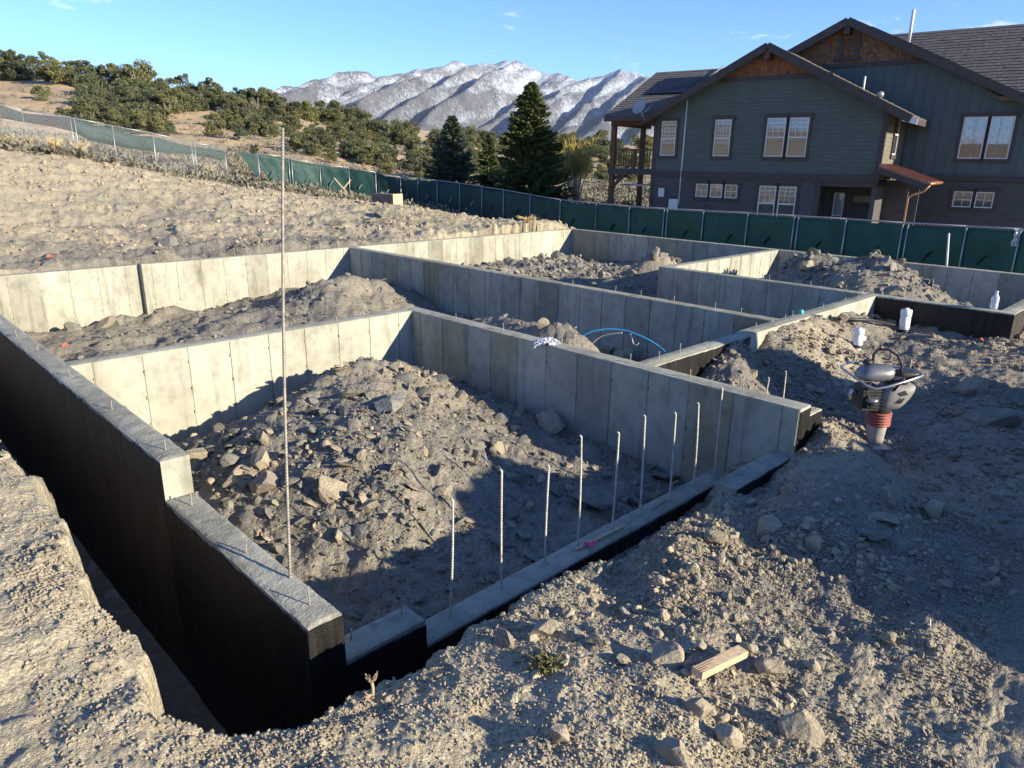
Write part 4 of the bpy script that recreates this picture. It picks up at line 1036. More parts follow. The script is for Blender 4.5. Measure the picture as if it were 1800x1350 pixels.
# roofs
for side in (-1, 1):
    hw = 5.55 if side < 0 else 5.75; ez = ZP1-SL1*hw
    r = roof_plane('gable_roof', 'shingle', [(C1+side*hw, -.55, ez), (C1+side*hw, 6.5, ez), (C1, 6.5, ZP1), (C1, -.55, ZP1)], 22)
    beam('rake_board', 'trim_brown', (C1, -.60, ZP1-.10), (C1+side*hw, -.60, ez-.10), .05, .30)
    beam('fascia', 'trim_brown', (C1+side*(hw+.0), -.55, ez-.13), (C1+side*(hw+.0), 4, ez-.13), .05, .22)
    hw = 7.6 if side < 0 else 8.6; ez = ZP2-SL2*hw
    roof_plane('gable_roof', 'shingle', [(C2+side*hw, 3.45, ez), (C2+side*hw, 11, ez), (C2, 11, ZP2), (C2, 3.45, ZP2)], 26)
    beam('rake_board', 'trim_brown', (C2, 3.40, ZP2-.10), (C2+side*hw, 3.40, ez-.10), .05, .32)
beam('ridge_beam_end', 'timber', (C1, -.56, ZP1-.42), (C1, .1, ZP1-.42), .22, .34); beam('ridge_beam_end', 'trim_brown', (C2, 3.45, ZP2-.42), (C2, 4.1, ZP2-.42), .22, .36)
beam('eave_return', 'whitepaint', (10.55, -.58, 4.30), (11.05, -.58, 4.17), .06, .20)
roof_plane('main_roof', 'shingle', [(-2.35, -.65, 4.62), (-.14, -.65, 4.62), (4.72, 5.2, 7.15), (-2.6, 5.2, 7.15)], 20)
beam('fascia', 'trim_brown', (-2.40, -.68, 4.52), (-.3, -.68, 4.52), .05, .24); beam('rake_board', 'trim_brown', (-2.40, -.65, 4.52), (-2.65, 5.2, 7.05), .05, .24)
roof_plane('main_roof', 'shingle', [(13.2, 3.6, 5.25), (18, 3.6, 5.25), (18, 8.3, 8.56), (7.3, 8.3, 8.56)], 24)
# solar panels
def slab_on(name, mat, u0, u1, t0, t1, off=.10):
    P = lambda u, t: Vector((u, -.65+t*5.85, 4.62+t*2.53)); nn = Vector((0, -2.53, 5.85)).normalized()
    a = [P(u0, t0), P(u1, t0), P(u1, t1), P(u0, t1)]; m = MB(); m.add([p+nn*off for p in a]+[p+nn*(off-.05) for p in a], [(0, 1, 2, 3), (7, 6, 5, 4), (0, 4, 5, 1), (1, 5, 6, 2), (2, 6, 7, 3), (3, 7, 4, 0)]); return m.build(name, M_[mat], house)
for k in range(3): slab_on('solar_panel', 'solar', -1.55+k*1.02, -.56+k*1.02, .43, .78)
beam('roof_conduit', 'galv', (.95, 1.6, 5.75), (1.0, 5.1, 7.25), .05, .05)
for k in range(4): 
    u = 7.9+k*.9; P = lambda u, w: (u, w, ZP2-SL2*(u-C2)+.14)
    m = MB(); m.add([P(u, 4.2), P(u+.85, 4.2), P(u+.85, 5.6), P(u, 5.6)]+[tuple(Vector(P(*q))-Vector((0, 0, .05))) for q in ((u, 4.2), (u+.85, 4.2), (u+.85, 5.6), (u, 5.6))], [(0, 1, 2, 3), (0, 4, 5, 1), (1, 5, 6, 2)]); m.build('solar_panel', M_['solar'], house)
MB().tube([(9.05, 6.5, 7.9), (9.05, 6.5, 9.25)], .07, 10).build('vent_pipe', M_['whitepaint'], house, True)
MB().tube([(8.55, 1.4, 5.3), (8.55, 1.4, 6.05)], .04, 8).build('vent_pipe', M_['whitepaint'], house, True)
MB().lathe([(.13, 0), (.13, .06), (.16, .1), (.10, .2), (.02, .22)], 10, (9.3, 1.0, 5.2)).build('roof_vent', M_['galv'], house, True)
# windows
def window(u0, u1, z0, z1, w, sash=True, grid=(2, 2), curtain=.5, parent=house, trim=True):
    root_m = MB(); t = .11
    if trim:
        root_m.box(u0-t, u1+t, w-.075, w-.0, z0-t-.03, z0); root_m.box(u0-t*1.35, u1+t*1.35, w-.08, w-.0, z1, z1+t+.04)
        root_m.box(u0-t, u0, w-.07, w-.0, z0, z1); root_m.box(u1, u1+t, w-.07, w-.0, z0, z1)
    win = root_m.build('window', M_['trim_brown'], parent)
    f = .045; fr = MB(); w2 = w-.062
    fr.box(u0, u1, w2, w-.0, z0, z0+f); fr.box(u0, u1, w2, w-.0, z1-f, z1); fr.box(u0, u0+f, w2, w-.0, z0+f, z1-f); fr.box(u1-f, u1, w2, w-.0, z0+f, z1-f)
    zm = (z0+z1)/2
    if sash: fr.box(u0+f, u1-f, w2+.006, w-.0, zm-.03, zm+.03)
    fr.build('frame', M_['winframe'], win)
    pn = MB().box(u0+f, u1-f, w-.042, w-.036, z0+f, z1-f).build('pane', M_['pane'], win)
    if curtain:
        zc = z1-f-(z1-z0)*curtain
        cm = MB(); n = 14
        vs = []; 
        for q in range(n+1):
            uu = u0+f+(u1-u0-2*f)*q/n; dy = .008*math.sin(q*2.3); vs += [(uu, w-.018+dy, zc), (uu, w-.018+dy, z1-f)]
        cm.add(vs, [(2*q, 2*q+2, 2*q+3, 2*q+1) for q in range(n)]); cm.build('curtain', M_['curtain'], win)
    if grid:
        g = MB(); nx, nz = grid; za, zb_ = (zm if sash else z0+f), z1-f
        for k in range(1, nx): uu = u0+f+(u1-u0-2*f)*k/nx; g.box(uu-.010, uu+.010, w-.05, w-.036, za, zb_)
        for k in range(1, nz): zz = za+(zb_-za)*k/nz; g.box(u0+f, u1-f, w-.051, w-.036, zz-.010, zz+.010)
        g.build('grille', M_['winframe'], win)
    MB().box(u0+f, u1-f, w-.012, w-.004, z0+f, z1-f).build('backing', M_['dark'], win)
    return win
k = Mat('clear_glass'); k.b.inputs['Base Color'].default_value = (.9, .92, .93, 1); k.b.inputs['Roughness'].default_value = .03
tr = k.N('ShaderNodeBsdfTransparent'); gl = k.N('ShaderNodeBsdfGlossy'); gl.inputs['Roughness'].default_value = .04; ms = k.N('ShaderNodeMixShader'); ms.inputs[0].default_value = .10
k.L(tr.outputs[0], ms.inputs[1]); k.L(gl.outputs[0], ms.inputs[2]); k.L(ms.outputs[0], [q for q in k.t.nodes if q.type == 'OUTPUT_MATERIAL'][0].inputs[0]); M_['pane'] = k.m
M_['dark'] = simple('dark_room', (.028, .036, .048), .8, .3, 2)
window(.34, 1.08, 2.87, 4.40, 0, True, (2, 2), .62); window(2.93, 3.68, 2.87, 4.42, 0, True, (2, 2), .62)
window(5.24, 6.04, 2.87, 4.44, 0, True, (3, 2), .36); window(6.18, 6.98, 2.87, 4.44, 0, True, (3, 2), .36)
for a in (2.28, 2.97, 3.66): window(a, a+.58, 1.07, 1.66, 0, False, (2, 2), 0)
window(5.22, 5.96, .18, 1.66, 0, True, (3, 2), .2); window(6.08, 6.82, .18, 1.66, 0, True, (3, 2), .2)
window(12.08, 12.92, 2.90, 4.55, 4.0, True, (2, 2), .62); window(13.04, 13.86, 2.90, 4.55, 4.0, True, (2, 2), .62)
window(12.22, 12.92, .93, 1.58, 4.0, False, (2, 2), 0); window(13.02, 13.68, .93, 1.58, 4.0, False, (2, 2), 0)
# small window in the return wall
rw = MB(); rw.box(9.90, 9.985, 1.55, 1.65, 2.95, 4.65); rw.box(9.90, 9.985, 2.35, 2.45, 2.95, 4.65); rw.box(9.9, 9.99, 1.5, 2.5, 2.85, 2.96); rw.build('window', M_['trim_brown'], house)
fr = MB(); fr.box(9.9, 9.975, 1.65, 1.71, 3.0, 4.6); fr.box(9.9, 9.975, 2.29, 2.35, 3.0, 4.6); fr.box(9.9, 9.975, 1.71, 2.29, 3.0, 3.06); fr.box(9.9, 9.975, 1.71, 2.29, 4.54, 4.6); fr.box(9.9, 9.975, 1.71, 2.29, 3.77, 3.83); fr.build('window_frame', M_['winframe'], house)
MB().box(9.9, 9.945, 1.71, 2.29, 3.06, 4.54).build('window_pane', M_['glass'], house)
# gable vent
hb('gable_vent_trim', 'trim_brown', [(6.74, 6.88, 3.90, 4, 7.10, 7.98), (7.46, 7.60, 3.90, 4, 7.10, 7.98), (6.66, 7.68, 3.88, 4, 6.99, 7.12)])
for k in range(9): MB().add([(6.88, 3.93, 7.13+k*.09), (7.46, 3.93, 7.13+k*.09), (7.46, 3.985, 7.20+k*.09), (6.88, 3.985, 7.20+k*.09)], [(0, 1, 2, 3)]).build('vent_slat', M_['cedar_dark'], house)
# entrance recess
hb('entrance_back_wall', 'siding_dark', [(7.56, 11.2, 1.75, 1.85, ZG, 2.0)]); hb('entrance_soffit', 'trim_brown', [(7.56, 9.9, .003, 1.75, 1.72, 1.93)])
hb('entrance_post', 'trim_brown', [(7.56, 7.76, -.05, .15, ZG, 1.92)]); hb('entrance_side_wall', 'siding_dark', [(9.72, 9.9, .1, 1.75, ZG, 1.93)])
window(7.95, 8.38, -.5, 1.42, 1.75, True, (1, 1), .5)
dr = hb('front_door', 'trim_brown', [(8.62, 9.55, 1.68, 1.748, -.62, 1.42)]); MB().box(8.76, 9.41, 1.662, 1.68, .86, 1.30).build('door_pane', M_['glass'], dr)
m = MB(); m.add([(9.92, -.35, 2.62), (11.75, -.35, 1.98), (11.75, 2.9, 1.98), (9.92, 2.9, 2.62), (9.92, -.35, 2.50), (11.75, -.35, 1.86), (11.75, 2.9, 1.86), (9.92, 2.9, 2.50)], [(0, 1, 2, 3), (7, 6, 5, 4), (0, 4, 5, 1), (1, 5, 6, 2), (2, 6, 7, 3), (3, 7, 4, 0)]); m.build('canopy_roof', M_['copper'], house)
for k in range(7): 
    w = -.3+k*.5; beam('canopy_seam', 'copper', (9.93, w, 2.64), (11.74, w, 2.0), .02, .03)
beam('canopy_fascia', 'trim_brown', (9.9, -.40, 2.42), (11.72, -.40, 1.80), .06, .22); MB().tube([(11.81, -.4, 1.93), (11.81, 2.9, 1.93)], .06, 8).build('gutter', M_['copper'], house, True)
MB().tube([(11.8, -.30, 1.88), (11.65, -.25, 1.66), (11.25, -.2, 1.50), (11.12, -.2, 1.38), (11.12, -.2, ZG)], .045, 8).build('downspout', M_['downpipe'], house, True)
hb('canopy_post', 'timber', [(11.0, 11.09, -.15, -.02, ZG, 1.9)])
# services on the front wall
MB().tube([(1.51, -.05, 5.45), (1.48, -.05, .7)], .032, 7).build('conduit', M_['winframe'], house, True)
hb('meter_box', 'whitepaint', [(1.02, 1.46, -.17, -.03, .42, .92)], bevel=.02); hb('wall_vent', 'whitepaint', [(.42, .70, -.09, -.03, 1.0, 1.40)])
# satellite dish on the corner of the roof
dd = MB(); prof = [(.02, 0), (.16, .012), (.30, .045), (.36, .07), (.36, .08), (.30, .055), (.16, .022), (.01, .01)]
do = MB().lathe(prof, 20).build('satellite_dish', M_['dish'], house, True); do.location = (-.40, -.95, 4.98); do.rotation_euler = (math.radians(62), math.radians(-20), 0)
MB().tube([(-.40, -.93, 4.96), (-.30, -.85, 4.62), (-.18, -.72, 4.40)], .025, 7).build('dish_arm', M_['galv'], house, True)
MB().tube([(-.32, -1.0, 4.66), (.10, -1.25, 4.80), (.24, -1.25, 4.98)], .016, 6).build('dish_feed', M_['galv'], house, True)
# balcony and porch on the left
for w in (.1, 3.2):
    hb('porch_post', 'timber', [(-2.42, -2.20, w, w+.22, ZG, 4.45)])
hb('porch_beam', 'timber', [(-2.44, -.02, .08, .30, 4.24, 4.46), (-2.44, -2.2, .3, 4, 4.24, 4.44)]); hb('deck', 'trim_brown', [(-2.46, -.02, .04, 4, 1.98, 2.24)])
hb('rail_cap', 'timber', [(-2.2, -.06, .10, .22, 3.10, 3.17), (-2.2, -.06, .12, .20, 2.36, 2.41)])
for k in range(15): hb('baluster', 'timber', [(-2.12+k*.14, -2.08+k*.14, .14, .18, 2.41, 3.10)])
hb('rail_post', 'timber', [(-1.18, -1.05, .10, .22, 2.24, 3.12)])
beam('knee_brace', 'timber', (-2.28, .2, 1.35), (-1.55, .2, 2.0), .12, .14); hb('patio_cover', 'galv', [(-2.2, -.05, .9, 2.4, 1.42, 1.50)])
hb('porch_soffit', 'trim_brown', [(-2.35, 0, -.5, 4, 4.46, 4.50)])

# ------------------------------------------------------------------ trees
tr_rng = np.random.default_rng(21)
def leaf_cloud(n, lobes, rng, size, up=.3, elong=1.8):
    """many small two-triangle leaf sprays spread through ellipsoid lobes"""
    k = rng.integers(0, len(lobes), n); Lb = np.array(lobes)[k]
    d = rng.normal(size=(n, 3)); d /= np.linalg.norm(d, axis=1)[:, None]; r = rng.uniform(.25, 1, n)**.45
    P = Lb[:, :3]+d*r[:, None]*Lb[:, 3:6]
    ax = d*.7+rng.normal(0, .5, (n, 3))+np.array([0, 0, up]); ax /= np.linalg.norm(ax, axis=1)[:, None]
    sd_ = np.cross(ax, rng.normal(size=(n, 3))); sd_ /= np.linalg.norm(sd_, axis=1)[:, None]+1e-9
    s = size*rng.uniform(.6, 1.4, n)[:, None]
    a, b, c, e = P-ax*s*elong*.5, P+sd_*s*.5, P+ax*s*elong*.5, P-sd_*s*.5
    Vv = np.stack([a, b, c, e], 1).reshape(-1, 3); Fq = np.arange(4*n).reshape(-1, 4); return Vv, Fq
def juniper_mesh(seed):
    rng = np.random.default_rng(seed); lobes = []; h = 1.0
    nl = rng.integers(14, 22)
    for q in range(nl):
        z = rng.uniform(.20, .86); rad = .36*(1-abs(z-.45)*.9); a = rng.uniform(0, 6.28); rr_ = rad*rng.uniform(.3, 1)
        s = rng.uniform(.07, .17); lobes.append((math.cos(a)*rr_, math.sin(a)*rr_, z, s*1.15, s*1.15, s*rng.uniform(.7, 1.1)))
    lobes += [(0, 0, .45, .2, .2, .3), (0, 0, .18, .34, .34, .16), (.12, 0, .12, .3, .3, .10), (-.1, .1, .12, .3, .3, .1)]
    sparse = seed % 3 == 0
    if sparse: lobes = [q for q in lobes[:-3] if q[2] > .3][:9]+[(0, 0, .5, .14, .14, .2)]
    Vv, Fq = leaf_cloud(2400 if sparse else 3600, lobes, rng, .034); Vv[:, 2] = np.maximum(Vv[:, 2], .03)
    tm = MB(); 
    for q in range(3):
        a = rng.uniform(0, 6.28); tm.tube([(0, 0, -.06), (.04*math.cos(a), .04*math.sin(a), .2), (.14*math.cos(a), .14*math.sin(a), .45), (.2*math.cos(a), .2*math.sin(a), .68)], [.040, .032, .022, .010], 5)
    return mesh_np('crown', Vv, Fq), tm.mesh('trunk')
JM = [juniper_mesh(100+q) for q in range(8)]
for c, t in JM: c.materials.append(M_['juniper']); t.materials.append(M_['bark'])
JM2 = []
for c, t in JM[:4]:
    c2 = c.copy(); c2.materials.clear(); c2.materials.append(M_['juniper2']); JM2.append((c2, t))
def tree(name, P, h, meshes, label, group, rng, wide=1.):
    e = empty(name, tuple(P), rng.uniform(0, 6.28), label, 'tree', group); k = rng.integers(0, len(meshes)); c, t = meshes[k]
    e.scale = (h*wide*rng.uniform(.85, 1.2), h*wide*rng.uniform(.85, 1.2), h)
    obj('crown', c, None, e); obj('trunk', t, None, e); return e
ridge_px = [(-60,128),(0,134),(130,141),(300,166),(450,187),(600,217),(720,243),(860,258),(1000,262),(1150,264)]
def ridge_y(x): return float(np.interp(x, [p[0] for p in ridge_px], [p[1] for p in ridge_px]))
used = []
def try_tree(px, py, hpx, label, group, gap=.35, mesh=None, wide=1.22):
    P = hit(px, py)
    if P is None or np.hypot(P[0], P[1]) > 240: return False
    d = proj(P)[2]
    if d < 43: return False
    h = hpx*d/F_PX
    h = min(max(h, 1.2), 6.2)
    for (x, y, hh) in used:
        if math.hypot(P[0]-x, P[1]-y) < gap*(h+hh)*.5: return False
    used.append((P[0], P[1], h)); P[2] -= .05
    tree('juniper_tree', P, h, mesh or (JM if tr_rng.uniform() < .65 else JM2), label, group, tr_rng, wide); return True
def band(n, x0, x1, dy0, dy1, h0, h1, label, group, skip=None, gap=.42):
    c = 0; k = 0
    while c < n and k < n*5:
        k += 1; px = tr_rng.uniform(x0, x1); py = ridge_y(px)+tr_rng.uniform(dy0, dy1)
        if skip and skip(px, py): continue
        c += try_tree(px, py, tr_rng.uniform(h0, h1), label, group, gap)
clear = lambda x, y: (x < 135 and 148 < y < 205) or (300 < x < 395 and 200 < y < 250) or (530 < x < 585 and 215 < y < 245)
def skyline(n, x0, x1, h0, h1, label, group):
    for k, px in enumerate(np.linspace(x0, x1, n)):
        px = px+tr_rng.uniform(-.35, .35)*(x1-x0)/n; try_tree(px, ridge_y(px)+tr_rng.uniform(3, 9), tr_rng.uniform(h0, h1), label % ORD[k], group, .12)
skyline(18, 0, 325, 34, 58, '%s juniper from the left along the skyline of the left hill', 'junipers on the left skyline')
skyline(20, 342, 640, 30, 46, '%s juniper from the left along the falling skyline before the mountains', 'junipers on the falling skyline')
band(30, 640, 1150, 2, 8, 24, 40, 'juniper in the low tree line under the mountains', 'junipers in the low tree line')
band(72, 110, 345, 8, 82, 20, 44, 'juniper in the dense stand high on the left hillside', 'dense junipers on the left hillside', clear, .33)
band(54, 330, 560, 10, 54, 18, 35, 'juniper on the middle of the hillside', 'junipers on the middle hillside', clear, .33)
band(72, 520, 780, 8, 68, 18, 35, 'juniper in the dense grove left of the spruces', 'junipers left of the spruces', clear, .36)
band(64, 760, 1150, 8, 64, 20, 36, 'juniper in the wood behind the spruces and willow', 'junipers behind the spruces', None, .36)
for px, py, h, lb in [(75,178,32,'lone dark juniper on the bare clay slope at left'),(22,140,52,'large juniper at the top left corner of the hill'),(215,235,44,'juniper at the foot of the dense stand, above the bare fence'),
                      (283,233,50,'broad juniper at the right foot of the dense stand'),(375,238,40,'juniper beside the orange clay cut'),(420,248,34,'low juniper right of the orange clay cut'),(398,228,36,'juniper right above the orange clay cut'),
                      (452,236,34,'juniper between clay cut and tall rebar'),(585,288,16,'tiny bush in the sagebrush above the green screen'),(655,290,40,'juniper at the lower left edge of the grove'),
                      (680,305,36,'juniper just above the green fence, left of the spruces'),(735,302,46,'full round juniper beside the left spruce'),(742,318,26,'small juniper by the fence left of the left spruce'),
                      (90,248,46,'wide shrub juniper seen through the bare fence'),(450,278,20,'low bush at the hanging screen corner'),(690,255,44,'juniper in the middle of the grove left of the spruces')]:
    try_tree(px, py, h, lb, None, .05, None, 1.1)
# spruces
def spruce(name, px, top, bot, halfw, d, label, mat, seed, dens=1.0, col_top=None):
    B = at(px, bot, d); Tp = at(px, top, d); h = Tp[2]-B[2]; r = halfw*d/F_PX; rng = np.random.default_rng(seed)
    e = empty(name, tuple(B), 0, label, 'tree')
    MB().tube([(0, 0, -.3), (0, 0, h*.5), (0, 0, h*.98)], [.045*h**.6, .03*h**.6, .006], 7).build('trunk', M_['bark'], e, True)
    Vs = []; brm = MB(); nb = int(330*dens)
    for q in range(nb):
        t = rng.uniform(0, 1)**.8; z = h*(.02+.96*t); L = r*(1-t)**.75*rng.uniform(.70, 1.10)+.04*h*(1-t)+.05; a = rng.uniform(0, 6.283)
        dr = np.array([math.cos(a), math.sin(a), 0]); droop = -.28*(1-t)+.35*t
        ns = int(10+L*26); s = rng.uniform(.12, 1, ns)**.75
        cen = np.array([0, 0, z])+dr*(s*L)[:, None]+np.array([0, 0, 1])*(droop*s*L*(1-.4*s)+.16*L*s**2.2)[:, None]
        wd = .16*L*(1.1-s)+.03*h**.5; side = np.array([-dr[1], dr[0], 0])
        P = cen+side*(rng.normal(0, .55, ns)*wd)[:, None]+np.array([0, 0, 1])*rng.normal(0, .25*wd)[:, None]
        ax = dr*.75+side*rng.normal(0, .5, ns)[:, None]+np.array([0, 0, 1])*(.25+rng.normal(0, .3, ns))[:, None]; ax /= np.linalg.norm(ax, axis=1)[:, None]
        sdv = np.cross(ax, rng.normal(size=(ns, 3))); sdv /= np.linalg.norm(sdv, axis=1)[:, None]; sz = (.14+.02*h)*rng.uniform(.6, 1.25, ns)[:, None]
        Vs.append(np.stack([P-ax*sz*.5, P+sdv*sz*.17, P+ax*sz*.7, P-sdv*sz*.17], 1).reshape(-1, 3))
    Vv = np.concatenate(Vs); obj('crown', mesh_np('crown', Vv, np.arange(len(Vv)).reshape(-1, 4)), M_[mat], e); return e
spruce('spruce_tree', 930, 148, 362, 72, 41, 'tallest dark green spruce in front of the mountains', 'spruce', 3, 1.9)
spruce('spruce_tree', 796, 205, 340, 50, 45, 'blue green spruce, shorter and left of the tallest one', 'bluespruce', 4, 1.6)
spruce('spruce_tree', 858, 238, 342, 26, 46, 'slim small spruce squeezed between the two larger spruces', 'spruce', 5, .8)
# leafless yellow willow
def willow(px, top, bot, halfw, d, label):
    B = at(px, bot, d); h = at(px, top, d)[2]-B[2]; r = halfw*d/F_PX; e = empty('willow_tree', tuple(B), 0, label, 'tree'); rng = np.random.default_rng(9)
    tm = MB(); tw = MB()
    for q in range(24):
        a = rng.uniform(0, 6.28); sp = r*rng.uniform(.15, .95); mid = Vector((math.cos(a)*sp*.45, math.sin(a)*sp*.45, h*.32)); tip = Vector((math.cos(a)*sp*.95, math.sin(a)*sp*.95, h*rng.uniform(.55, .85)))
        tm.tube([(math.cos(a)*.12, math.sin(a)*.12, -.1), mid, tip], [.035, .026, .010], 5)
        for b in range(15):
            s = rng.uniform(.0, 1); p = mid.lerp(tip, s); dv = (Vector((rng.normal(0, .45), rng.normal(0, .45), .9))+Vector((math.cos(a), math.sin(a), 0))*.25).normalized(); L = h*rng.uniform(.12, .26)
            tw.tube([p, p+dv*L*.5+Vector((rng.normal(0, .05), rng.normal(0, .05), 0)), p+dv*L], [.012, .009, .004], 3, False)
            for c in range(5):
                p2 = p+dv*L*rng.uniform(.2, .8); d2 = (dv+Vector((rng.normal(0, .5), rng.normal(0, .5), .2))).normalized(); tw.tube([p2, p2+d2*L*.55], [.009, .004], 3, False)
    tm.build('trunk', M_['palebark'], e, True); tw.build('crown', M_['willow'], e); return e
willow(1012, 240, 352, 46, 45, 'leafless yellow willow shrub between the tallest spruce and the house')
# bare grey shrub by the fence
def twig_shrub(px, py, h, r, label, mat, n=60, name='bare_shrub', seed=1, leafy=0):
    P = hit(px, py)
    if P is None: return
    rng = np.random.default_rng(seed); m = MB()
    for q in range(n):
        a = rng.uniform(0, 6.28); s = rng.uniform(.05, 1)**.6; m.tube([(0, 0, -.02), (math.cos(a)*r*s*.45, math.sin(a)*r*s*.45, h*.55*rng.uniform(.7, 1.1)), (math.cos(a)*r*s, math.sin(a)*r*s, h*rng.uniform(.6, 1)*(1.1-.4*s))], [.010, .008, .004], 3, False)
    o = m.build(name, M_[mat]); o.location = P; return tag(o, label, 'shrub')
twig_shrub(752, 357, .95, .75, 'grey bare shrub standing before the green fence', 'sage', 110, seed=2)
twig_shrub(806, 366, .4, .6, 'flattened straw tuft by the fence right of the bare shrub', 'straw', 60, 'grass_tuft', 3)
twig_shrub(888, 384, .8, .22, 'thin dry weed against the green fence', 'straw', 12, 'dry_weed', 4)
twig_shrub(928, 392, .35, .5, 'low straw tuft at the fence foot under the tallest spruce', 'straw', 40, 'grass_tuft', 5)
for q, (px, py, h) in enumerate([(18,258,.6),(52,262,.7),(100,270,.9),(145,276,.9),(192,281,.7),(310,298,.9),(372,312,.9),(432,322,.7)]):
    twig_shrub(px, py, h, .55, '%s straw coloured grass clump from the left along the bare fence foot' % ORD[q], 'straw', 70, 'grass_clump', 20+q)
# sagebrush cover
sg = np.random.default_rng(33); ii = np.where((rf > 40) & (rf < 125) & (np.abs(relaz(xf, yf)) < .66) & (relaz(xf, yf) > -.2))[0]
ii = sg.choice(ii, 5200, replace=False); P0 = V[ii]; hs = sg.uniform(.2, .62, len(ii)); Vs = []
for q in range(26):
    d = sg.normal(size=(len(ii), 3)); d[:, 2] = np.abs(d[:, 2])*.8+.1; d /= np.linalg.norm(d, axis=1)[:, None]; c = P0+d*(hs*sg.uniform(.35, 1.0, len(ii)))[:, None]
    s = np.cross(d, sg.normal(size=d.shape)); s /= np.linalg.norm(s, axis=1)[:, None]; w = (hs*.18)[:, None]
    Vs.append(np.stack([c-d*w*1.1, c+s*w*.6, c+d*w*1.1, c-s*w*.6], 1))
Vv = np.concatenate(Vs).reshape(-1, 3); tag(obj('sagebrush', mesh_np('sagebrush', Vv, np.arange(len(Vv)).reshape(-1, 4)), M_['sage']), 'grey green sagebrush covering the lower hillside', 'sagebrush', kind='stuff')

# ------------------------------------------------------------------ small things on the site
# tamping rammer
RB = hit(1535, 784); dR = proj(RB)[2]; u_ = dR/F_PX
ram = empty('tamping_rammer', tuple(RB), YAW-math.pi/2, 'grey and red tamping rammer standing in the dirt by the end pier', 'rammer')
hm('rammer_white', (.22, .21, .19), rough=.6, var=.12, scale=9, spec=.5); hm('rammer_tank', (.19, .195, .195), rough=.4, var=.12, scale=9, metal=.4, spec=.6); hm('bellows_red', (.26, .075, .06), rough=.6, var=.25, scale=14); hm('engine_dark', (.035, .035, .035), rough=.5, var=.4, scale=18); hm('leg_beige', (.30, .28, .25), rough=.6, var=.2, scale=9); hm('steel_bar', (.42, .42, .42), rough=.3, var=.15, scale=9, metal=.8, spec=.6)
# local axes: x = picture right, y = away, z = up
MB().add([(-.13,-.20,0),(.13,-.20,0),(.13,.14,0),(-.13,.14,0),(-.13,-.24,.05),(.13,-.24,.05),(.12,.14,.045),(-.12,.14,.045)],[(3,2,1,0),(4,5,6,7),(0,1,5,4),(1,2,6,5),(2,3,7,6),(3,0,4,7)]).build('foot_plate', M_['leg_beige'], ram, bevel=.015)
MB().lathe([(.085,.04),(.10,.07),(.105,.16),(.115,.27),(.12,.29)], 24, (0,0,0)).build('lower_leg', M_['leg_beige'], ram, True)
bel = []
for q in range(5): bel += [(.118,.29+q*.036),(.148,.30+q*.036),(.150,.314+q*.036),(.118,.324+q*.036)]
MB().lathe(bel, 26).build('bellows', M_['bellows_red'], ram, True)
MB().lathe([(.118,.468),(.135,.49),(.13,.56),(.11,.60)], 22).build('upper_leg', M_['engine_dark'], ram, True)
def loft(rings, n=28, e=3.2):
    m = MB(); vs = []; k = len(rings)
    for cx, cy, rx, ry, z in rings:
        for q in range(n):
            a = 2*math.pi*q/n; c, s = math.cos(a), math.sin(a)
            vs.append((cx+rx*math.copysign(abs(c)**(2/e), c), cy+ry*math.copysign(abs(s)**(2/e), s), z))
    fs = [(i*n+q, i*n+(q+1) % n, (i+1)*n+(q+1) % n, (i+1)*n+q) for i in range(k-1) for q in range(n)]
    return m.add(vs, fs+[tuple(range(n-1, -1, -1)), tuple((k-1)*n+q for q in range(n))])
sh = loft([(.05,0,.09,.10,.52),(.07,0,.14,.14,.545),(.09,0,.165,.16,.60),(.12,0,.19,.172,.68),(.15,0,.20,.17,.76),(.17,0,.19,.155,.81),(.17,0,.15,.12,.84)]).build('shroud', M_['rammer_white'], ram, True)
MB().prism([(.10,.755),(.18,.785),(.22,.735),(.14,.715)], 'y', -.178, -.15).build('shroud_opening', M_['engine_dark'], sh)
for q in range(2): MB().prism([(.10+q*.04,.625),(.112+q*.04,.625),(.15+q*.04,.69),(.138+q*.04,.69)], 'y', -.178, -.15).build('shroud_stripe', M_['engine_dark'], sh)
eng = MB(); eng.box(-.30,-.08,-.12,.14,.50,.80); eng.box(-.25,-.12,-.16,-.12,.56,.70)
for q in range(6): eng.box(-.31,-.07,-.13,.15,.54+q*.042,.553+q*.042)
en = eng.build('engine', M_['engine_dark'], ram, bevel=.008); MB().lathe([(.07,0),(.07,.03),(.05,.035)], 16, (-.20,-.16,.64)).build('starter_cover', M_['steel_bar'], en, True)
loft([(.13,0,.10,.11,.82),(.13,0,.13,.13,.85),(.13,0,.13,.13,.90),(.13,0,.09,.09,.93)]).build('air_cleaner', M_['engine_dark'], ram, True)
MB().tube([(-.24,-.13,.86),(-.30,-.19,.78),(-.26,-.20,.66),(-.16,-.18,.60)], .012, 7).build('fuel_hose', M_['engine_dark'], ram, True)
MB().tube([(-.31,.05,.70),(-.36,.05,.72),(-.37,.05,.60)], .03, 9).build('muffler', M_['steel_bar'], ram, True)
loft([(-.15,.02,.15,.10,.865),(-.15,.02,.20,.14,.885),(-.14,.02,.22,.155,.93),(-.12,.02,.21,.15,.98),(-.10,.02,.18,.12,1.02),(-.08,.02,.12,.08,1.045)]).build('fuel_tank', M_['rammer_tank'], ram, True)
MB().lathe([(.055,0),(.06,.02),(.05,.045),(.01,.05)], 16, (-.20,.10,1.045)).build('fuel_cap', M_['engine_dark'], ram, True)
loop = [(.40,-.10,.96),(.20,-.24,.95),(-.10,-.27,.86),(-.24,-.27,.83),(-.33,-.22,.86),(-.52,.00,.98),(-.52,.12,1.0),(-.36,.24,1.02),(-.05,.24,1.0),(.25,.20,.98),(.42,.08,.97),(.40,-.10,.96)]
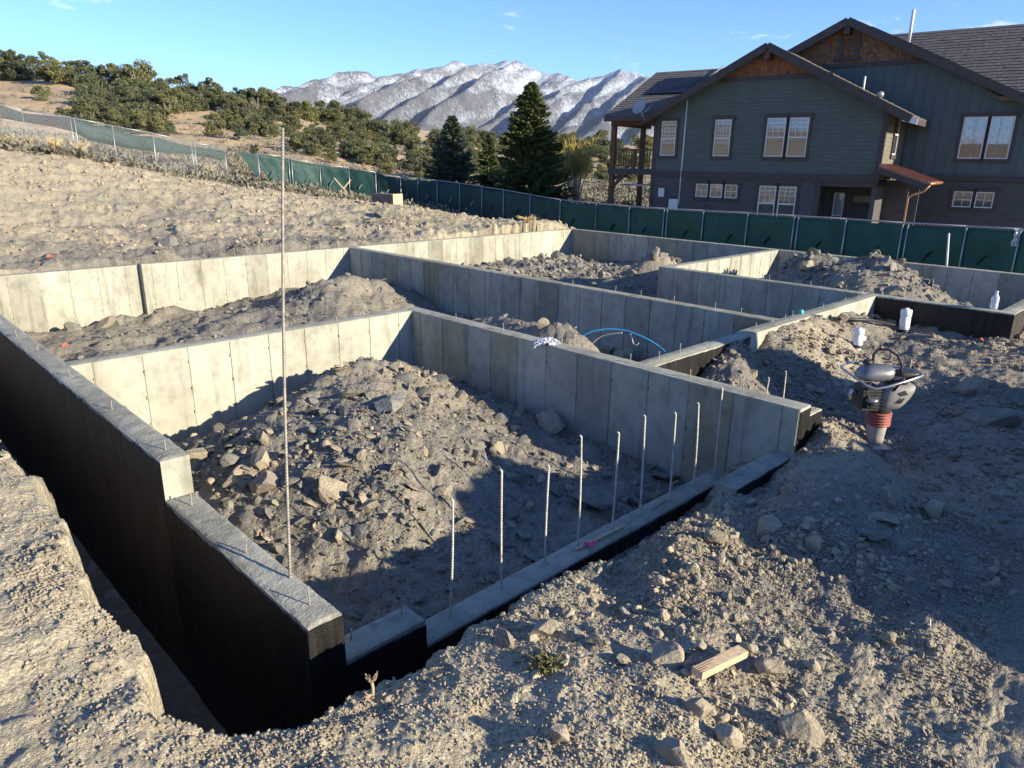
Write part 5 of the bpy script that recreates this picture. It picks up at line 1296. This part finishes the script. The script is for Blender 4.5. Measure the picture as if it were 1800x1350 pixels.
MB().tube(loop, .015, 8, False).build('guide_handle', M_['steel_bar'], ram, True)
MB().tube([(-.12,.14,.98),(-.12,.14,1.16),(-.08,.12,1.22),(.02,.08,1.23),(.12,.02,1.17),(.17,-.02,1.06),(.17,-.03,.90)], .016, 8).build('lifting_handle', M_['engine_dark'], ram, True)
loft([(.26,.02,.13,.09,.90),(.27,.02,.15,.11,.93),(.27,.02,.14,.10,.975),(.27,.02,.09,.07,.99)]).build('handle_pad', M_['engine_dark'], ram, bevel=.02)
for q in (-1, 1): MB().tube([(.05, q*.15, .78), (.12, q*.2, .95)], .018, 6).build('shock_mount', M_['engine_dark'], ram, True)

ram.scale = (.93, .93, .95)
# white pipe risers
def riser(px, py, dia_px, h_px, label, band):
    P = hit(px, py); d = proj(P)[2]; u = d/F_PX; r = dia_px*u/2; h = h_px*u*1.04; e = empty('pipe_riser', tuple(P), 0, label, 'pipe'); t = random.Random(px)
    MB().lathe([(r*.8,-.1),(r*.8,h*.45),(r*.8,h*.5)], 20).build('pipe', M_['pvc'], e, True)
    MB().lathe([(r*.86,h*.12),(r,h*.16),(r,h*.62),(r*.9,h*.64),(r*1.06,h*.68),(r*1.06,h*.9),(r*.95,h*.94),(r*.4,h*.95),(r*.36,h*1.0),(r*.05,h*1.0)], 20).build('cap', M_['pvc'], e, True)
    if band: MB().lathe([(r*1.05,h*.02),(r*1.1,h*.03),(r*1.1,h*.12),(r*1.0,h*.13)], 20).build('clamp', M_['black'], e, True)
    e.rotation_euler = (math.radians(-2), math.radians(3), 0); return e
riser(1590, 572, 17, 42, 'tall white capped pipe riser before the black wall', True)
r2 = riser(1506, 611, 17, 34, 'shorter white pipe riser behind the rammer handle', True)
MB().tube([(.05, -.02, .16), (.13, -.06, .16)], .045, 10).build('side_branch', M_['pvc'], r2, True)
P = hit(1582, 568); Q = hit(1472, 572)
if P is not None and Q is not None:
    o = MB().tube([P-P, (Q-P)*.5+np.array([0, 0, .06]), Q-P+np.array([0, 0, .02])], .03, 8).build('black_pipe', M_['black'], None, True); o.location = P+np.array([0, 0, .10]); tag(o, 'thin dark pipe lying on the dirt left of the tall white riser', 'pipe')
# bottle on the black wall
P = onz(1746, 543, 0); d = proj(P)[2]; u = d/F_PX; bo = empty('plastic_bottle', (P[0], P[1], 0), 0, 'clear plastic bottle standing on the black wall at far right', 'bottle')
k = Mat('clear_plastic'); k.col((.75, .80, .84)).rough(.15).spec(.6); k.b.inputs['Transmission Weight'].default_value = .45; M_['clear'] = k.m
MB().lathe([(.035,0),(.045,.01),(.045,.07),(.041,.09),(.045,.11),(.045,.17),(.030,.21),(.016,.235),(.016,.25)], 16).build('body', M_['clear'], bo, True); MB().lathe([(.019,.245),(.019,.275),(.01,.276)], 12).build('cap', M_['pvc'], bo, True); bo.scale = (1.5, 1.5, 1.25)
# blue water pipe arching out of the channel, with a cream tracer wire
def arc(name, pxs, d0, d1, r, mat, label, cat):
    n = len(pxs); pts = [Vector(at(p[0], p[1], d0+(d1-d0)*k/(n-1))) for k, p in enumerate(pxs)]; o0 = pts[0].copy(); full = []
    for k in range(n-1):
        p0, p1, p2, p3 = pts[max(k-1, 0)], pts[k], pts[k+1], pts[min(k+2, n-1)]
        for s in range(8):
            t = s/8; full.append(.5*((2*p1)+(-p0+p2)*t+(2*p0-5*p1+4*p2-p3)*t*t+(-p0+3*p1-3*p2+p3)*t**3)-o0)
    full.append(pts[-1]-o0); o = MB().tube(full, r, 8).build(name, M_[mat], None, True); o.location = o0; return tag(o, label, cat)
dp = proj([m_(3.12), m_(2.42), 0])[2]
arc('water_pipe', [(1008,615),(1013,602),(1022,592),(1040,583),(1070,578.5),(1097,581),(1115,586.5),(1135,595),(1155,607),(1166,616),(1172,624)], dp+.9, dp+.3, .016, 'blue', 'bright blue plastic pipe arching over the central channel', 'pipe')
arc('tape_band', [(1099,581.5),(1106,583.5)], dp+.62, dp+.60, .021, 'black', 'black tape band near the top of the blue pipe arch', 'tape')
arc('tracer_wire', [(1034,612),(1045,600),(1058,591),(1075,587),(1094,585)], dp+.9, dp+.6, .008, 'cream', 'thin cream wire curving below the blue pipe arch', 'wire')
arc('tracer_wire', [(1108,587),(1111,594),(1113,603),(1118,606.5),(1123,603)], dp+.6, dp+.5, .008, 'cream', 'short cream wire end dangling from the blue pipe', 'wire')
# crumpled plastic on the central wall
def crumple(px, py, zh, w, h, label, mat, seed, name='plastic_scrap'):
    P = onz(px, py, zh); d = proj(P)[2]; u = d/F_PX; rng = np.random.default_rng(seed); n = 16; m = MB(); vs = []
    R2 = np.array([math.sin(YAW), -math.cos(YAW), 0]); F2 = np.array([math.cos(YAW), math.sin(YAW), 0])
    for a in range(n+1):
        for b in range(n+1):
            s, t = a/n-.5, b/n-.5; rr_ = math.hypot(s, t); z = h*u*(1-3.2*rr_*rr_)*.5+.05*rng.uniform(-1, 1)*h*u/.1*.25
            vs.append(tuple(R2*(s*w*u+rng.normal(0, .006))+F2*(t*.22+rng.normal(0, .006))+np.array([0, 0, max(z, -.10) if abs(t) > .3 else max(z, 0.005)])))
    m.add(vs, [(a*(n+1)+b, (a+1)*(n+1)+b, (a+1)*(n+1)+b+1, a*(n+1)+b+1) for a in range(n) for b in range(n)]); o = m.build(name, M_[mat]); o.location = P; o.modifiers.new('thick', 'SOLIDIFY').thickness = .004
    return tag(o, label, 'plastic')
crumple(962, 603, 0, 46, 18, 'crumpled grey plastic sheet lying on the central wall top', 'plastic', 3)
# cyan cap
P = onz(1408, 552, 0); o = MB().lathe([(.035, 0), (.042, .02), (.042, .07), (.02, .08)], 14).build('plastic_plug', M_['cyan'], None, True); o.location = P; tag(o, 'small cyan plastic plug on the wall top near the gravel mound', 'plug')
# stake with pink ribbon on the front wall
def plank(name, p, q, w, t, mat, label, cat, parent=None):
    p, q = Vector(p), Vector(q); d = (q-p); L = d.length; o = MB().box(0, L, -w/2, w/2, 0, t).build(name, M_[mat], parent, bevel=.002); o.location = p; o.rotation_euler = d.to_track_quat('X', 'Z').to_euler(); return tag(o, label, cat) if label else o
a = onz(1014, 968, zf); b = onz(1095, 928, zf); a[2] += .012; b[2] += .012
plank('survey_stake', a, b, .035, .016, 'stake', 'pale wooden survey stake lying on the low front wall', 'stake')
P = onz(1034, 964, zf)+np.array([0, 0, .03]); m = MB(); rb = random.Random(4)
for q in range(7):
    a_ = rb.uniform(0, 6.28); L = rb.uniform(.05, .10); d_ = Vector((math.cos(a_), math.sin(a_), rb.uniform(.0, .5))); s_ = Vector((-math.sin(a_), math.cos(a_), .2))*.013
    m.add([-s_, s_, d_*L*.5+s_+Vector((0, 0, .015)), d_*L*.5-s_+Vector((0, 0, .015)), d_*L+s_*1.2, d_*L-s_*1.2], [(0, 1, 2, 3), (3, 2, 4, 5)])
o = m.build('marking_ribbon', M_['pink']); o.location = P; o.modifiers.new('thick', 'SOLIDIFY').thickness = .002; tag(o, 'bright pink marking ribbon tied to the stake on the front wall', 'ribbon')
a = onz(1100, 905, zf); b = onz(1172, 880, zf); a[2] += .02; b[2] += .02
plank('survey_stake', onz(1146, 898, zf)+np.array([0, 0, .012]), onz(1170, 880, zf)+np.array([0, 0, .012]), .02, .01, 'oldwood', 'thin splintered lath farther right on the low front wall', 'stake')
# wood offcut in the foreground
a, b = hit(1222, 1205), hit(1302, 1168); a[2] += .06; b[2] += .07
bw = plank('wood_offcut', a, b, .075, .045, 'stake', 'short split wooden offcut lying on stones in the right foreground', 'wood')
sp_ = MB(); 
for q in range(5): sp_.box(.0+q*.004, .02+q*.05, -.035+q*.015, -.030+q*.015, .045, .0475)
sp_.build('splinter', M_['oldwood'], bw)
# dry stem
P = hit(655, 1226); e = empty('dry_plant_stem', tuple(P), 0, 'pale broken plant stem standing on the trench lip', 'plant')
MB().tube([(0, 0, -.02), (.004, 0, .07), (-.002, 0, .115)], [.011, .010, .009], 8).build('stem', M_['straw'], e, True); m = MB(); rb = random.Random(2)
for q in range(16): 
    a_ = rb.uniform(0, 6.28); m.tube([(0, 0, .105), (.02*math.cos(a_), .02*math.sin(a_), .125), (.034*math.cos(a_), .034*math.sin(a_), rb.uniform(.13, .165))], [.005, .006, .003], 4)
m.build('seed_head', M_['oldwood'], e); m = MB()
for q in range(5): a_ = 2.2+rb.uniform(-.5, .5); m.tube([(0, 0, .02), (.05*math.sin(a_+2.4), -.03, .04+q*.006), (.075*math.sin(a_+2.4), -.04, .05+q*.014)], .003, 4)
m.build('side_twigs', M_['oldwood'], e)
# green grass tuft among the clods
P = hit(962, 1172); m = MB(); rb = random.Random(8)
for q in range(260):
    a_ = rb.uniform(0, 6.28); r_ = rb.uniform(0, .10); L = rb.uniform(.03, .07); x, y = math.cos(a_)*r_, math.sin(a_)*r_*.8; dx, dy = rb.gauss(0, .03), rb.gauss(0, .03)
    m.add([(x-.0025, y, 0), (x+.0025, y, 0), (x+dx*.5+.002, y+dy*.5, L*.7), (x+dx, y+dy, L*.9)], [(0, 1, 2), (0, 2, 3)])
M_['tuft'] = make_foliage('grass_green_tuft', [(.10, .10, .03), (.19, .17, .06), (.30, .26, .12)])
o = m.build('grass_tuft', M_['tuft']); o.location = P; tag(o, 'small green grass tuft among the clods in front', 'grass tuft')
# crossed stakes by the fence
P = at(604, 337, 40.4); P[2] = float(height(P[:1], P[1:2])[0]); e = empty('crossed_stakes', tuple(P), YAW-math.pi/2, 'crossed pale wooden stakes at the foot of the green fence', 'stakes')
for p, q in [((-.45, 0, 0), (.42, .1, .95)), ((.42, -.05, 0), (-.5, .05, 1.05)), ((.0, .1, 0), (.02, .05, .55))]:
    beam('stake', 'stake', p, q, .06, .06, e)
# plank box: shade painted into the dark sides, sunlight into the pale end
P = hit(682, 357); e = empty('plank_box', tuple(P), YAW-math.pi/2-.62, 'weathered timber box on the grassy knoll, its sides toned dark as shade', 'box'); w_ = .55
MB().box(-.75, .62, -.3, .3, -.05, .42).build('side_boards', M_['bark'], e, bevel=.01); MB().box(.622, .66, -.31, .31, -.05, .44).build('end_board', M_['stake'], e)
# white rag on the fence, right edge
P = on_fence(1788, .95); m = MB(); rb = random.Random(5); n = 8; vs = []
for a_ in range(n+1):
    for b_ in range(n+1): vs.append((rb.gauss(0, .02)+(a_/n-.5)*.22, rb.gauss(0, .02)-.06, -.5*b_/n+.1))
m.add(vs, [(a_*(n+1)+b_, (a_+1)*(n+1)+b_, (a_+1)*(n+1)+b_+1, a_*(n+1)+b_+1) for a_ in range(n) for b_ in range(n)]); o = m.build('plastic_bag', M_['plastic']); o.location = P; o.rotation_euler = (0, 0, YAW-math.pi/2); o.modifiers.new('thick', 'SOLIDIFY').thickness = .004; tag(o, 'white plastic bag caught on top of the fence at far right', 'bag')
# survey rods by the fence
for q, (px, t_, b_) in enumerate([(1667, 410, 465)]):
    P = at(px, b_, 21.0); Tp = at(px+1, t_, 21.0); o = MB().tube([(0, 0, -.4), tuple(Tp-P)], .03, 8).build('metal_post', M_['winframe'], None, True); o.location = P; tag(o, 'loose pale post standing before the fence at far right', 'post')
# red scraps
for px, py, lb in [(88, 455, 'red scrap on the soil behind the left back wall'), (1735, 578, 'tiny red scrap on the backfill at far right'), (115, 612, 'small red scrap in the shaded rubble of the left rear room')]:
    P = hit(px, py)
    m = MB().add([(-.06, 0, 0), (.06, .02, .01), (.08, .06, .03), (-.03, .07, .05)], [(0, 1, 2, 3)]); o = m.build('red_scrap', M_['red']); o.location = P+np.array([0, 0, .03]); o.modifiers.new('thick', 'SOLIDIFY').thickness = .004; tag(o, lb, 'scrap')
# paper scrap in the shaded foreground
P = hit(1638, 1103); m = MB().add([(-.02, 0, 0), (.02, .01, .0), (.025, .02, .04), (-.01, .015, .05)], [(0, 1, 2, 3)]); o = m.build('paper_scrap', M_['pvc']); o.location = P; o.modifiers.new('thick', 'SOLIDIFY').thickness = .002; tag(o, 'small white paper scrap in the shaded right foreground', 'paper')
